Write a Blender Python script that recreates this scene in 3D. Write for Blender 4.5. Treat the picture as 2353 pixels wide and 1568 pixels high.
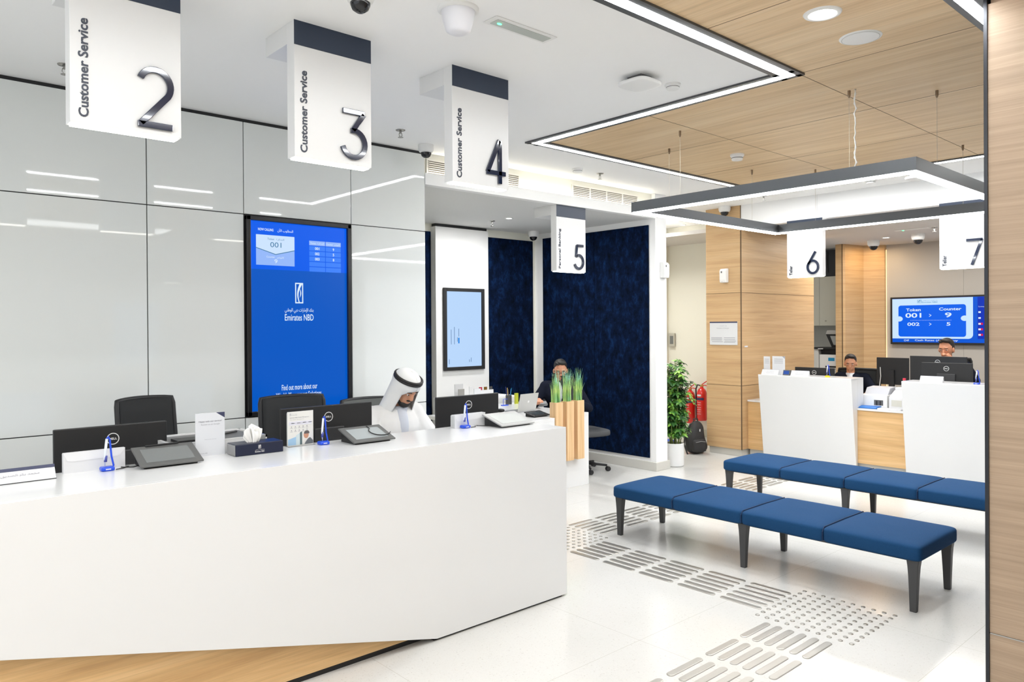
import bpy, bmesh, math, random
from math import sin, cos, pi, radians as R
from mathutils import Vector as V, Matrix, Euler
import numpy as np

S = bpy.context.scene
COL = S.collection
for o in list(bpy.data.objects):
    bpy.data.objects.remove(o)

# ------------------------------------------------------------------ camera (room frame: x and y run along the walls, z up, metres)
FPX, YAW, PITCH, ROLL, CY = 1721.9, 0.8391, 0.0047, -0.0066, 757.92
CAMZ = 1.6
def _rot(a, b, c):
    Rx = np.array([[1, 0, 0], [0, cos(a), -sin(a)], [0, sin(a), cos(a)]])
    Ry = np.array([[cos(b), 0, sin(b)], [0, 1, 0], [-sin(b), 0, cos(b)]])
    Rz = np.array([[cos(c), -sin(c), 0], [sin(c), cos(c), 0], [0, 0, 1]])
    return Rz @ Rx @ Ry
_M = _rot(PITCH, YAW, ROLL) @ np.array([[0, -1, 0], [0, 0, -1], [1, 0, 0.]])
cam = bpy.data.objects.new('camera', bpy.data.cameras.new('camera'))
COL.objects.link(cam)
r_, d_, f_ = _M[0], _M[1], _M[2]
m = Matrix(((r_[0], -d_[0], -f_[0], 0), (r_[1], -d_[1], -f_[1], 0), (r_[2], -d_[2], -f_[2], CAMZ), (0, 0, 0, 1)))
cam.matrix_world = m
cam.data.sensor_width = 36
cam.data.lens = 36 * FPX / 2353
cam.data.shift_y = (CY - 784) / 2353
cam.data.clip_start = 0.05
S.camera = cam

# ------------------------------------------------------------------ world, exposure
W = bpy.data.worlds.new('world'); S.world = W; W.use_nodes = True
W.node_tree.nodes['Background'].inputs[0].default_value = (0.90, 0.95, 1, 1)
W.node_tree.nodes['Background'].inputs[1].default_value = 1.0
S.view_settings.view_transform = 'Standard'; S.view_settings.look = 'None'
EXPO = 0.68
S.view_settings.exposure = EXPO; S.view_settings.gamma = 1; S.view_settings.use_curve_mapping = False
S.cycles.use_denoising = True
S.cycles.max_bounces = 10; S.cycles.diffuse_bounces = 6; S.cycles.glossy_bounces = 5
S.cycles.sample_clamp_indirect = 6
S.cycles.use_light_tree = True
LED = 31.0          # strength of the linear lights

def area_light(name, loc, size, power, color=(1, 1, 1), rot=(0, 0, 0), shape='RECTANGLE', spread=None):
    l = bpy.data.lights.new(name, 'AREA'); l.shape = shape; l.size = size[0]
    if shape in ('RECTANGLE', 'ELLIPSE'): l.size_y = size[1]
    l.energy = power; l.color = color
    if spread: l.spread = spread
    o = bpy.data.objects.new(name, l); o.location = loc; o.rotation_euler = rot; COL.objects.link(o)
    return o
# unseen fill lights added under the hall ceiling behind and beside the camera
area_light('hall_fill', (-1.2, 2.6, 2.98), (2.2, 0.5), 10, (.95,.98,1))
area_light('hall_fill', (1.0, -1.2, 2.98), (5.0, 0.6), 40, (.95,.98,1))
area_light('hall_fill', (-3.0, 0.2, 2.98), (0.8, 4.5), 28, (.95,.98,1))
area_light('teller_front_fill', (7.6, 3.0, 3.02), (.12, 3.4), 13, (.97, .98, 1))  # added without a fixture to brighten the teller counters
area_light('alcove_light', (5.4, 6.05, 2.755), (0.16, 0.16), 20, shape='DISK')
area_light('teller_light', (10.0, 3.3, 2.75), (0.5, 3.0), 42, (1, .96, .90))

# ------------------------------------------------------------------ materials
MATS = {}
def srgb(r, g, b):
    f = lambda c: ((c / 255 + 0.055) / 1.055) ** 2.4 if c > 10 else c / 255 / 12.92
    return (f(r), f(g), f(b), 1)
def P(name, col, rough=0.5, metal=0, emit=0, ecol=None, spec=0.5, alpha=1, trans=0, coat=0, sheen=0):
    if name in MATS: return MATS[name]
    m = bpy.data.materials.new(name); m.use_nodes = True
    b = m.node_tree.nodes['Principled BSDF']
    b.inputs['Base Color'].default_value = col if len(col) == 4 else (*col, 1)
    b.inputs['Roughness'].default_value = rough; b.inputs['Metallic'].default_value = metal
    b.inputs['Specular IOR Level'].default_value = spec
    b.inputs['Alpha'].default_value = alpha
    b.inputs['Transmission Weight'].default_value = trans
    b.inputs['Coat Weight'].default_value = coat
    b.inputs['Sheen Weight'].default_value = sheen
    if emit:
        b.inputs['Emission Color'].default_value = ecol or b.inputs['Base Color'].default_value
        b.inputs['Emission Strength'].default_value = emit
    MATS[name] = m
    return m
def nodes(m):
    nt = m.node_tree
    return nt, nt.nodes, nt.links, nt.nodes['Principled BSDF']
def texmap(m, scale, rot=(0, 0, 0)):
    nt, N, L, b = nodes(m)
    tc = N.new('ShaderNodeTexCoord'); mp = N.new('ShaderNodeMapping')
    mp.inputs['Scale'].default_value = scale; mp.inputs['Rotation'].default_value = rot
    L.new(tc.outputs['Object'], mp.inputs['Vector'])
    return mp
def noise(m, mp, scale, detail=4, dist=0, rough=0.6):
    nt, N, L, b = nodes(m)
    n = N.new('ShaderNodeTexNoise'); n.inputs['Scale'].default_value = scale
    n.inputs['Detail'].default_value = detail; n.inputs['Distortion'].default_value = dist; n.inputs['Roughness'].default_value = rough
    L.new(mp.outputs['Vector'], n.inputs['Vector'])
    return n
def ramp(m, src, stops):
    nt, N, L, b = nodes(m)
    r = N.new('ShaderNodeValToRGB'); cr = r.color_ramp
    while len(cr.elements) < len(stops): cr.elements.new(0.5)
    for e, (p, c) in zip(cr.elements, stops):
        e.position = p; e.color = c
    L.new(src, r.inputs['Fac'])
    return r
def bump(m, src, strength, dist=0.002):
    nt, N, L, b = nodes(m)
    bp = N.new('ShaderNodeBump'); bp.inputs['Strength'].default_value = strength; bp.inputs['Distance'].default_value = dist
    L.new(src, bp.inputs['Height']); L.new(bp.outputs['Normal'], b.inputs['Normal'])

def wood(name, dark, mid, light, scale, rough=0.45, fine=1.0):
    """oak veneer; `scale` is large across the grain and small along it"""
    m = P(name, mid, rough, spec=0.35)
    nt, N, L, b = nodes(m)
    mp = texmap(m, scale)
    n1 = noise(m, mp, 1.0, 6, 0.9, 0.62)
    r1 = ramp(m, n1.outputs['Fac'], [(0.32, dark), (0.5, mid), (0.70, light)])
    mp2 = texmap(m, tuple(s * 9 if s > 3 else s * 2.2 for s in scale))
    n2 = noise(m, mp2, 1.0 * fine, 5, 0.35, .7)
    r2 = ramp(m, n2.outputs['Fac'], [(0.35, (.82, .82, .82, 1)), (0.6, (1, 1, 1, 1))])
    mx = N.new('ShaderNodeMix'); mx.data_type = 'RGBA'; mx.blend_type = 'MULTIPLY'; mx.inputs['Factor'].default_value = 0.85
    L.new(r1.outputs['Color'], mx.inputs['A']); L.new(r2.outputs['Color'], mx.inputs['B'])
    L.new(mx.outputs['Result'], b.inputs['Base Color'])
    bump(m, n2.outputs['Fac'], 0.15, 0.001)
    return m

white_wall = P('white_paint', (.83, .83, .825), .6)
ceil_white = P('ceiling_paint', (.88, .88, .875), .75)
cream = P('cream_paint', (.76, .75, .67), .6)
greywall = P('grey_panel', (.47, .45, .42), .5)
solid_white = P('solid_surface_white', (.71, .715, .72), .22, coat=0.2)
panel_glass = P('back_painted_glass', (.72, .745, .735), .03, spec=.55)
black_gap = P('black_gap', (.012, .012, .014), .5)
sign_white = P('sign_white', (.72, .72, .72), .3)
navy_band = P('navy_band', srgb(38, 50, 70), .35)
navy_gloss = P('navy_gloss', srgb(28, 38, 62), .08, coat=.6)
text_dark = P('text_dark', srgb(52, 58, 72), .4)
led = P('led_diffuser', (1, 1, 1), .4, emit=LED, ecol=(.96, .985, 1, 1))
led_soft = P('sign_led', (1, 1, 1), .4, emit=7, ecol=(1, .96, .86, 1))
down_led = P('downlight_lens', (1, 1, 1), .4, emit=9, ecol=(1, .98, .93, 1))
anthracite = P('anthracite_metal', (.085, .09, .097), .38, metal=.5)
alu = P('brushed_aluminium', (.52, .53, .55), .35, metal=.7)
steel = P('stainless_steel', (.40, .385, .355), .30, metal=.7)
black_plastic = P('black_plastic', (.018, .018, .019), .45, spec=.35)
dark_mesh = P('dark_mesh_fabric', (.025, .026, .027), .85, spec=.25)
grey_plastic = P('grey_plastic', (.10, .10, .102), .4)
tablet_grey = P('tablet_grey', (.10, .102, .10), .45)
tablet_light = P('tablet_light_frame', (.33, .33, .325), .45)
screen_off = P('screen_off', (.17, .18, .18), .18)
screen_pale = P('screen_pale', (.47, .49, .48), .25)
white_plastic = P('white_plastic', (.78, .78, .77), .4)
paper = P('paper', (.64, .65, .67), .55)
blue_pl = P('blue_plastic', srgb(20, 72, 205), .3)
clear_pl = P('pale_clear_plastic', (.62, .66, .74), .15)
navy_box = P('navy_cardboard', srgb(30, 35, 56), .3, spec=.3)
grey_box = P('grey_foil_card', (.28, .28, .28), .25, metal=.5)
tissue_m = P('tissue_paper', (.85, .85, .84), .8)
lens_dark = P('dark_lens', (.01, .01, .012), .08)
green_led = P('green_led', (.1, .9, .3), .4, emit=2.0)
red_paint = P('fire_red', srgb(205, 25, 18), .25, coat=.5)
rubber = P('black_rubber', (.015, .015, .015), .6)
bag_m = P('backpack_nylon', (.018, .018, .02), .6)
leg_m = P('bench_leg_metal', (.05, .05, .052), .45, metal=.2)
skin = P('skin', srgb(196, 138, 108), .5)
skin2 = P('skin_tan', srgb(198, 142, 110), .5)
hair_m = P('black_hair', (.012, .010, .009), .6)
robe = P('white_robe_cloth', (.66, .65, .63), .85)
suit = P('navy_suit', srgb(20, 24, 38), .9, spec=.15)
shirt = P('pale_shirt', (.68, .71, .76), .7)
grey_shawl = P('grey_shirt_stripe', (.50, .52, .57), .7)
soil = P('soil', (.06, .045, .03), .9)
glass_clear = P('clear_acrylic', (.9, .92, .95), .05, trans=.9)
base_stone = P('stone_skirting', (.55, .54, .50), .4)

oak_ceil = wood('oak_ceiling', srgb(212, 180, 138), srgb(226, 196, 154), srgb(234, 208, 170), (12, .55, 3), .5)
oak_wall = wood('oak_wall_panel', srgb(188, 153, 112), srgb(200, 166, 123), srgb(207, 175, 133), (.7, .7, 17), .45)
oak_pillar = wood('greyed_oak', srgb(157, 136, 115), srgb(168, 146, 124), srgb(177, 155, 132), (.8, .8, 34), .45)
oak_desk = wood('oak_plinth', srgb(196, 156, 106), srgb(215, 176, 124), srgb(226, 190, 140), (.6, .6, 10), .4)
oak_post = wood('ash_post', srgb(205, 165, 116), srgb(226, 190, 146), srgb(236, 204, 164), (14, 14, .6), .45)

# terrazzo floor with thin tile joints
floor_m = P('terrazzo', (.7, .69, .66), .16, spec=.45)
nt, N, L, b = nodes(floor_m)
mp = texmap(floor_m, (1, 1, 1))
vo = N.new('ShaderNodeTexVoronoi'); vo.inputs['Scale'].default_value = 190; L.new(mp.outputs['Vector'], vo.inputs['Vector'])
r1 = ramp(floor_m, vo.outputs['Color'], [(0.0, (.46, .44, .41, 1)), (0.12, (.56, .55, .53, 1)), (0.2, (.59, .585, .567, 1)), (1, (.61, .606, .588, 1))])
n0 = noise(floor_m, mp, 1.1, 2)
r0 = ramp(floor_m, n0.outputs['Fac'], [(.3, (.95, .95, .94, 1)), (.7, (1, 1, 1, 1))])
mx = N.new('ShaderNodeMix'); mx.data_type = 'RGBA'; mx.blend_type = 'MULTIPLY'; mx.inputs['Factor'].default_value = 1
L.new(r1.outputs['Color'], mx.inputs['A']); L.new(r0.outputs['Color'], mx.inputs['B'])
sep = N.new('ShaderNodeSeparateXYZ'); L.new(mp.outputs['Vector'], sep.inputs[0])
def _line(axis, off, step):
    a = N.new('ShaderNodeMath'); a.operation = 'ADD'; a.inputs[1].default_value = -off + 100 * step; L.new(sep.outputs[axis], a.inputs[0])
    d = N.new('ShaderNodeMath'); d.operation = 'MODULO'; d.inputs[1].default_value = step; L.new(a.outputs[0], d.inputs[0])
    c = N.new('ShaderNodeMath'); c.operation = 'LESS_THAN'; c.inputs[1].default_value = .0022; L.new(d.outputs[0], c.inputs[0])
    return c
l1, l2 = _line(0, 1.9, .555 * 2), _line(1, 1.278, .56 * 2)
mxl = N.new('ShaderNodeMath'); mxl.operation = 'MAXIMUM'; L.new(l1.outputs[0], mxl.inputs[0]); L.new(l2.outputs[0], mxl.inputs[1])
mj = N.new('ShaderNodeMix'); mj.data_type = 'RGBA'; L.new(mxl.outputs[0], mj.inputs['Factor'])
L.new(mx.outputs['Result'], mj.inputs['A']); mj.inputs['B'].default_value = (.42, .40, .36, 1)
L.new(mj.outputs['Result'], b.inputs['Base Color'])

# crushed navy velvet
velvet = P('navy_velvet', srgb(10, 24, 52), .95, spec=.08)
nt, N, L, b = nodes(velvet)
mp = texmap(velvet, (1, 1, .62)); nn = noise(velvet, mp, 11, 8, .15, .8)
rr = ramp(velvet, nn.outputs['Fac'], [(.36, srgb(2, 8, 20)), (.52, srgb(5, 20, 46)), (.68, srgb(16, 44, 84))])
L.new(rr.outputs['Color'], b.inputs['Base Color'])
# bench fabric
fab = P('blue_upholstery', srgb(40, 92, 140), .85, spec=.15)
nt, N, L, b = nodes(fab)
mp = texmap(fab, (1, 1, 1)); nn = noise(fab, mp, 700, 2); rr = ramp(fab, nn.outputs['Fac'], [(.3, srgb(16, 50, 84)), (.7, srgb(30, 72, 114))])
L.new(rr.outputs['Color'], b.inputs['Base Color']); bump(fab, nn.outputs['Fac'], .25, .0008)
# leaves
leaf_m = P('leaf_green', srgb(50, 92, 45), .4)
nt, N, L, b = nodes(leaf_m)
mp = texmap(leaf_m, (1, 1, 1)); nn = noise(leaf_m, mp, 9, 2)
rr = ramp(leaf_m, nn.outputs['Fac'], [(.35, srgb(28, 62, 36)), (.52, srgb(60, 110, 48)), (.68, srgb(140, 190, 70))])
L.new(rr.outputs['Color'], b.inputs['Base Color'])
stem_m = P('plant_stem', srgb(120, 135, 70), .6)

def EM(name, col, s=1.0):
    return P(name, (0, 0, 0, 1), .3, emit=s * 2 ** -EXPO, ecol=col, spec=.2)

# ------------------------------------------------------------------ mesh building
class MB:
    def __init__(s): s.v = []; s.f = []; s.M = Matrix()
    def add(s, vs, fs):
        n = len(s.v)
        s.v += [s.M @ V(p) for p in vs]; s.f += [[i + n for i in f] for f in fs]; return s
    def box(s, a, b):
        x0, x1 = sorted((a[0], b[0])); y0, y1 = sorted((a[1], b[1])); z0, z1 = sorted((a[2], b[2]))
        return s.add([(x0, y0, z0), (x1, y0, z0), (x1, y1, z0), (x0, y1, z0), (x0, y0, z1), (x1, y0, z1), (x1, y1, z1), (x0, y1, z1)],
                     [(0, 3, 2, 1), (4, 5, 6, 7), (0, 1, 5, 4), (1, 2, 6, 5), (2, 3, 7, 6), (3, 0, 4, 7)])
    def prism(s, poly, a, b, axis='y'):
        """poly: 2D outline; extruded from a to b along axis ('x': poly=(y,z), 'y': poly=(x,z), 'z': poly=(x,y))"""
        def pt(p, t): return {'x': (t, p[0], p[1]), 'y': (p[0], t, p[1]), 'z': (p[0], p[1], t)}[axis]
        n = len(poly)
        vs = [pt(p, a) for p in poly] + [pt(p, b) for p in poly]
        fs = [list(range(n))[::-1], list(range(n, 2 * n))] + [(i, (i + 1) % n, n + (i + 1) % n, n + i) for i in range(n)]
        return s.add(vs, fs)
    def tube(s, pts, r, seg=8, cap=True):
        pts = [V(p) for p in pts]; n = len(pts)
        rs = r if isinstance(r, (list, tuple)) else [r] * n
        vs, fs = [], []
        up = V((0, 0, 1)); prev = None
        for i, p in enumerate(pts):
            t = (pts[min(i + 1, n - 1)] - pts[max(i - 1, 0)]).normalized()
            a = t.cross(up) if prev is None else prev - t * prev.dot(t)
            if a.length < 1e-4: a = t.cross(V((0, 1, 0)))
            a.normalize(); prev = a; c = t.cross(a)
            vs += [p + (a * cos(2 * pi * k / seg) + c * sin(2 * pi * k / seg)) * rs[i] for k in range(seg)]
        for i in range(n - 1):
            for k in range(seg):
                fs.append((i * seg + k, i * seg + (k + 1) % seg, (i + 1) * seg + (k + 1) % seg, (i + 1) * seg + k))
        if cap: fs += [list(range(seg))[::-1], [(n - 1) * seg + k for k in range(seg)]]
        return s.add(vs, fs)
    def lathe(s, prof, c=(0, 0, 0), seg=24, axis='z', cap=True):
        vs, fs = [], []; n = len(prof)
        for r, h in prof:
            for k in range(seg):
                a = 2 * pi * k / seg; x, y = r * cos(a), r * sin(a)
                p = {'z': (x, y, h), 'y': (x, h, y), 'x': (h, x, y)}[axis]
                vs.append((p[0] + c[0], p[1] + c[1], p[2] + c[2]))
        for i in range(n - 1):
            for k in range(seg):
                fs.append((i * seg + k, i * seg + (k + 1) % seg, (i + 1) * seg + (k + 1) % seg, (i + 1) * seg + k))
        if cap: fs += [list(range(seg))[::-1], [(n - 1) * seg + k for k in range(seg)]]
        return s.add(vs, fs)
    def ell(s, c, r, seg=16, rings=10, rot=None):
        vs, fs = [], []
        Q = Euler(rot).to_matrix() if rot else Matrix.Identity(3)
        r = (r, r, r) if not hasattr(r, '__len__') else r
        for i in range(rings + 1):
            ph = pi * i / rings
            for k in range(seg):
                a = 2 * pi * k / seg
                vs.append(Q @ V((r[0] * sin(ph) * cos(a), r[1] * sin(ph) * sin(a), r[2] * cos(ph))) + V(c))
        for i in range(rings):
            for k in range(seg):
                fs.append((i * seg + k, (i + 1) * seg + k, (i + 1) * seg + (k + 1) % seg, i * seg + (k + 1) % seg))
        return s.add(vs, fs)
    def sbox(s, c, h, e=0.35, seg=32, rings=20, fn=None, ez=None):
        ez = ez or e
        """superellipsoid cushion: centre c, half sizes h"""
        sg = lambda v, p: math.copysign(abs(v) ** p, v)
        vs, fs = [], []
        for i in range(rings + 1):
            ph = -pi / 2 + pi * i / rings
            for k in range(seg):
                a = 2 * pi * k / seg
                p = V((h[0] * sg(cos(ph), ez) * sg(cos(a), e), h[1] * sg(cos(ph), ez) * sg(sin(a), e), h[2] * sg(sin(ph), ez)))
                if fn: p = fn(p)
                vs.append(p + V(c))
        for i in range(rings):
            for k in range(seg):
                fs.append((i * seg + k, i * seg + (k + 1) % seg, (i + 1) * seg + (k + 1) % seg, (i + 1) * seg + k))
        return s.add(vs, fs)
    def strip(s, pts, w, z0, z1):
        """2D polyline (x,z) drawn as a flat stroke of width w in the xz plane, thickness y z0..z1, mitred"""
        n = len(pts); P2 = [V(p).to_2d() if len(p) == 2 else V(p) for p in [V((a, b)) for a, b in pts]]
        Lf, Rt = [], []
        for i in range(n):
            a = P2[max(i - 1, 0)]; c = P2[min(i + 1, n - 1)]; p = P2[i]
            d1 = (p - a).normalized() if i else (c - p).normalized()
            d2 = (c - p).normalized() if i < n - 1 else d1
            t = (d1 + d2).normalized(); nn_ = V((-t.y, t.x)); k = max(.35, nn_.dot(V((-d1.y, d1.x))))
            Lf.append(p + nn_ * w / 2 / k); Rt.append(p - nn_ * w / 2 / k)
        vs = []
        for y in (z0, z1):
            vs += [(q.x, y, q.y) for q in Lf] + [(q.x, y, q.y) for q in Rt]
        fs = []
        for i in range(n - 1):
            fs += [(i, n + i, n + i + 1, i + 1), (2 * n + i, 2 * n + i + 1, 3 * n + i + 1, 3 * n + i),
                   (i, i + 1, 2 * n + i + 1, 2 * n + i), (n + i, 3 * n + i, 3 * n + i + 1, n + i + 1)]
        fs += [(0, 2 * n, 3 * n, n), (n - 1, 2 * n - 1, 4 * n - 1, 3 * n - 1)]
        return s.add(vs, fs)
    def build(s, name, mat, parent=None, bevel=0, smooth=False, sub=0, kind=None, recalc=True, bseg=2):
        me = bpy.data.meshes.new(name)
        me.from_pydata([tuple(p) for p in s.v], [], s.f); me.validate()
        if recalc:
            bm = bmesh.new(); bm.from_mesh(me); bmesh.ops.recalc_face_normals(bm, faces=bm.faces); bm.to_mesh(me); bm.free()
        if smooth:
            me.shade_smooth()
            if smooth == 'auto': me.set_sharp_from_angle(angle=R(35))
        me.materials.append(mat)
        o = bpy.data.objects.new(name, me); COL.objects.link(o)
        if parent: o.parent = parent
        if bevel:
            b_ = o.modifiers.new('bevel', 'BEVEL'); b_.width = bevel; b_.segments = bseg; b_.limit_method = 'ANGLE'; b_.angle_limit = R(40)
        if sub:
            u = o.modifiers.new('sub', 'SUBSURF'); u.levels = sub; u.render_levels = sub
        if kind: o['kind'] = kind
        return o
def box(name, mat, a, b, parent=None, bevel=0, kind=None):
    return MB().box(a, b).build(name, mat, parent, bevel, kind=kind)
def tag(o, label, cat, group=None):
    o['label'] = label; o['category'] = cat
    if group: o['group'] = group
    return o
def thing(name, label, cat, loc=(0, 0, 0), rz=0, group=None):
    o = bpy.data.objects.new(name, None); o.empty_display_size = .05; COL.objects.link(o)
    o.location = loc; o.rotation_euler = (0, 0, rz)
    return tag(o, label, cat, group)
def dup(root, loc, rz=None, label=None, group=None):
    def cp(o, parent):
        c = o.copy(); COL.objects.link(c); c.parent = parent
        for ch in [x for x in bpy.data.objects if x.parent == o]: cp(ch, c)
        return c
    r = cp(root, None); r.location = loc
    if rz is not None: r.rotation_euler = (0, 0, rz)
    if label: r['label'] = label
    if group: r['group'] = group
    return r

# ------------------------------------------------------------------ lettering
_TC = {}
def glyphs(body, weight=0):
    k = (body, weight)
    if k in _TC: return _TC[k]
    c = bpy.data.curves.new('t', 'FONT'); c.body = body; c.size = 1; c.offset = weight; c.resolution_u = 3
    o = bpy.data.objects.new('t', c); COL.objects.link(o)
    me = bpy.data.meshes.new_from_object(o)
    vs = [v.co.copy() for v in me.vertices]; fs = [list(p.vertices) for p in me.polygons]
    bpy.data.objects.remove(o); bpy.data.meshes.remove(me)
    x0 = min(v.x for v in vs); x1 = max(v.x for v in vs); y0 = min(v.y for v in vs); y1 = max(v.y for v in vs)
    _TC[k] = (vs, fs, x0, x1, y0, y1); return _TC[k]
def lettering(mb, body, org, right, up, w, h, weight=0, out=None, depth=0):
    """letters fitted to a w x h field whose lower-left corner is org"""
    vs, fs, x0, x1, y0, y1 = glyphs(body, weight)
    org, right, up = V(org), V(right), V(up)
    q = [org + right * ((v.x - x0) / (x1 - x0) * w) + up * ((v.y - y0) / (y1 - y0) * h) for v in vs]
    mb.add(q, fs)
    return mb
# contextual Arabic letter forms, laid out in visual (left to right) order
_AR = {'ا': 0xFE8D, 'ب': 0xFE8F, 'ت': 0xFE95, 'ر': 0xFEAD, 'د': 0xFEA9, 'ذ': 0xFEAB, 'و': 0xFEED, 'ن': 0xFEE5, 'ك': 0xFED9, 'ل': 0xFEDD, 'م': 0xFEE1,
       'ط': 0xFEC1, 'ي': 0xFEF1, 'ة': 0xFE93, 'إ': 0xFE87, 'آ': 0xFE81, 'ح': 0xFEA1, 'ص': 0xFEB9, 'ق': 0xFED5, 'ئ': 0xFE89}
_NOJOIN = set('ارذدوإآة')
def arabic(s):
    out = []
    for wd in s.split(' '):
        g = []
        for i, ch in enumerate(wd):
            prev = i > 0 and wd[i - 1] not in _NOJOIN
            nxt = i < len(wd) - 1 and ch not in _NOJOIN
            b_ = _AR[ch]
            if ch in _NOJOIN: g.append(chr(b_ + (1 if prev else 0)))
            else: g.append(chr(b_ + (3 if prev and nxt else 1 if prev else 2 if nxt else 0)))
        out.append(''.join(g[::-1]))
    return ' '.join(out[::-1])
BANK_AR = arabic('بنك الإمارات دبي الوطني')

# ================================================================== SETTING
ZC, ZL = 3.04, 2.77     # main ceiling, lower ceilings
box('floor', floor_m, (-5, -5, -.1), (12.2, 9.2, 0), kind='structure')
def ceiling_slab(mat, a, b): return box('ceiling', mat, a, b, kind='structure')
ceiling_slab(ceil_white, (-5, 2.09, ZC), (4.08, 9.2, ZC + .1))
ceiling_slab(ceil_white, (4.08, 4.25, ZC), (12.2, 9.2, ZC + .1))
ceiling_slab(ceil_white, (7.30, -5, ZC), (12.2, 4.25, ZC + .1))
wc = ceiling_slab(oak_ceil, (-5, -5, ZC), (4.08, 2.09, ZC + .1))
wc2 = ceiling_slab(oak_ceil, (4.08, -5, ZC), (7.30, 4.25, ZC + .1))
# panel joints of the veneered ceiling
gap = P('joint_shadow', (.20, .14, .09), .8)
for y in (3.2, 2.1, 1.0, -.1): box('joint', gap, (4.1, y, ZC - .001), (7.3, y + .004, ZC + .01), wc2)
for x in (4.11, 5.15, 6.16): box('joint', gap, (x, -2, ZC - .001), (x + .004, 4.25, ZC + .01), wc2)
for x in (3.15, 2.12): box('joint', gap, (x, -2, ZC - .001), (x + .004, 2.09, ZC + .01), wc)
# left wall of back painted glass
w = box('wall_left', black_gap, (-5, 5.075, 0), (3.59, 5.16, ZC), kind='structure')
g = .003
cols = [(-5, -.9), (-.9, .05), (.05, 1.452), (1.452, 2.075), (2.075, 2.906), (2.906, 3.59)]
for i, (a, c) in enumerate(cols):
    for (z0, z1) in ((0, .982), (.982, 2.383), (2.383, 3.018)):
        if i == 4 and z0 == .982: continue
        box('panel', panel_glass, (a + g, 5.06, z0 + g), (c - g if i < 5 else c, 5.075, z1 - g), w, .0015)
# alcove behind the personal banking desk
box('wall_back', cream, (3.4, 6.95, 0), (6.65, 7.15, ZC), kind='structure')
box('wall_left', cream, (3.45, 5.16, 0), (3.59, 6.95, ZC), kind='structure')
ceiling_slab(P('alcove_ceiling_paint', (.66, .66, .65), .7), (3.59, 5.12, ZL), (6.86, 7.15, ZL + .05))
pw = MB().box((6.65, 5.05, 0), (6.85, 9.2, ZC)).build('wall_right', white_wall, kind='structure', bevel=.004)
box('wall_front', white_wall, (3.59, 5.05, ZL), (6.65, 5.12, 2.85), kind='structure')       # lower band of the frieze
box('wall_front', white_wall, (3.59, 5.05, 2.85), (6.65, 5.056, 2.866), kind='structure')
box('wall_front', cream, (3.59, 5.10, 2.85), (6.65, 5.14, ZC), kind='structure')
vb = lambda a, c: box('panel', velvet, a, c, kind='structure')
for a, c in (((6.634, 5.135, .135), (6.649, 5.93, 2.705)), ((6.634, 5.935, .135), (6.649, 6.80, 2.705))):
    o = box('velvet_panel', velvet, a, c, bevel=.004); tag(o, 'navy velvet wall panel beside the white end post' if a[1] < 5.5 else 'navy velvet wall panel between the corner strip and its neighbour', 'wall panel', 'navy velvet wall panels')
o = box('velvet_panel', velvet, (5.80, 6.935, .10), (6.595, 6.949, 2.68), bevel=.004)
tag(o, 'navy velvet panel on the back wall next to the pale screen pillar', 'wall panel', 'navy velvet wall panels')
o = box('velvet_panel', velvet, (4.2, 6.935, .10), (5.0, 6.949, 2.68), bevel=.004)
tag(o, 'narrow strip of navy velvet panel behind the glass wall edge', 'wall panel', 'navy velvet wall panels')
MB().box((6.63, 5.035, 0), (6.88, 9, .095)).build('baseboard_right', base_stone, kind='structure', bevel=.003)
# screen pillar
pl = box('pillar', P('pillar_white', (.72, .72, .71), .45), (5.01, 6.86, 0), (5.785, 6.95, 2.735), kind='structure')
box('trim_1', black_gap, (5.02, 6.875, 2.735), (5.775, 6.945, 2.768), kind='structure')
# passage beyond the partition
box('wall_passage', cream, (9.2, 5.3, 0), (9.3, 9.2, ZC), kind='structure')
box('wall_passage', cream, (8.9, 6.75, 0), (9.2, 9.2, ZC), kind='structure')
box('wall_passage', cream, (6.85, 9.1, 0), (9.3, 9.2, ZC), kind='structure')
box('baseboard_passage', P('passage_skirting', (.5, .5, .42), .4), (9.18, 5.3, 0), (9.2, 6.75, .10), kind='structure')
# oak clad block of the teller zone
blk = MB().box((8.1, 4.88, .085), (9.95, 5.37, ZC)).build('pillar', oak_wall, kind='structure', bevel=.003)
box('baseboard_back', base_stone, (8.13, 4.90, 0), (9.9, 5.35, .085), kind='structure')
gap2 = P('joint_dark', (.10, .06, .03), .8)
for z in (1.985, .857):
    MB().box((8.098, 4.878, z), (9.951, 5.371, z + .004)).build('joint', gap2, blk)
box('joint', gap2, (8.096, 4.876, .085), (8.106, 4.886, ZC), blk)
wt = box('wall_teller', white_wall, (8.1, -5, ZL), (8.2, 4.88, ZC), kind='structure')
box('joint', P('hairline', (.55, .55, .53), .8), (8.0985, 3.93, ZL), (8.1, 3.932, ZC), wt)
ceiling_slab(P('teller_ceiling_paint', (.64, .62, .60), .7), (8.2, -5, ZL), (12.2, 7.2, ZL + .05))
box('wall_back', greywall, (11.62, -5, 0), (11.72, 4.62, ZL), kind='structure')
box('joint', P('hairline2', (.3, .29, .27), .8), (11.618, 3.55, 0), (11.62, 3.553, ZL))['kind'] = 'structure'
box('wall_back', P('niche_grey', (.36, .36, .34), .6), (11.75, 5.0, 0), (11.85, 7.2, ZL), kind='structure')
p2 = MB().prism([(10.93, 4.93), (10.93, 5.03), (11.55, 5.03), (11.72, 4.84), (11.72, 4.58), (11.56, 4.58), (11.42, 4.83), (10.96, 4.90)], .05, ZL, 'z').build('pillar', oak_wall, kind='structure')
box('joint', gap2, (10.925, 4.925, .05), (10.932, 4.935, ZL), p2)
# hall walls outside the picture, seen in reflections
box('wall_right', cream, (-5, -4.1, 0), (8, -4, ZC), kind='structure')
box('wall_right', cream, (8, -5, 0), (8.1, -4, ZC), kind='structure')

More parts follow.
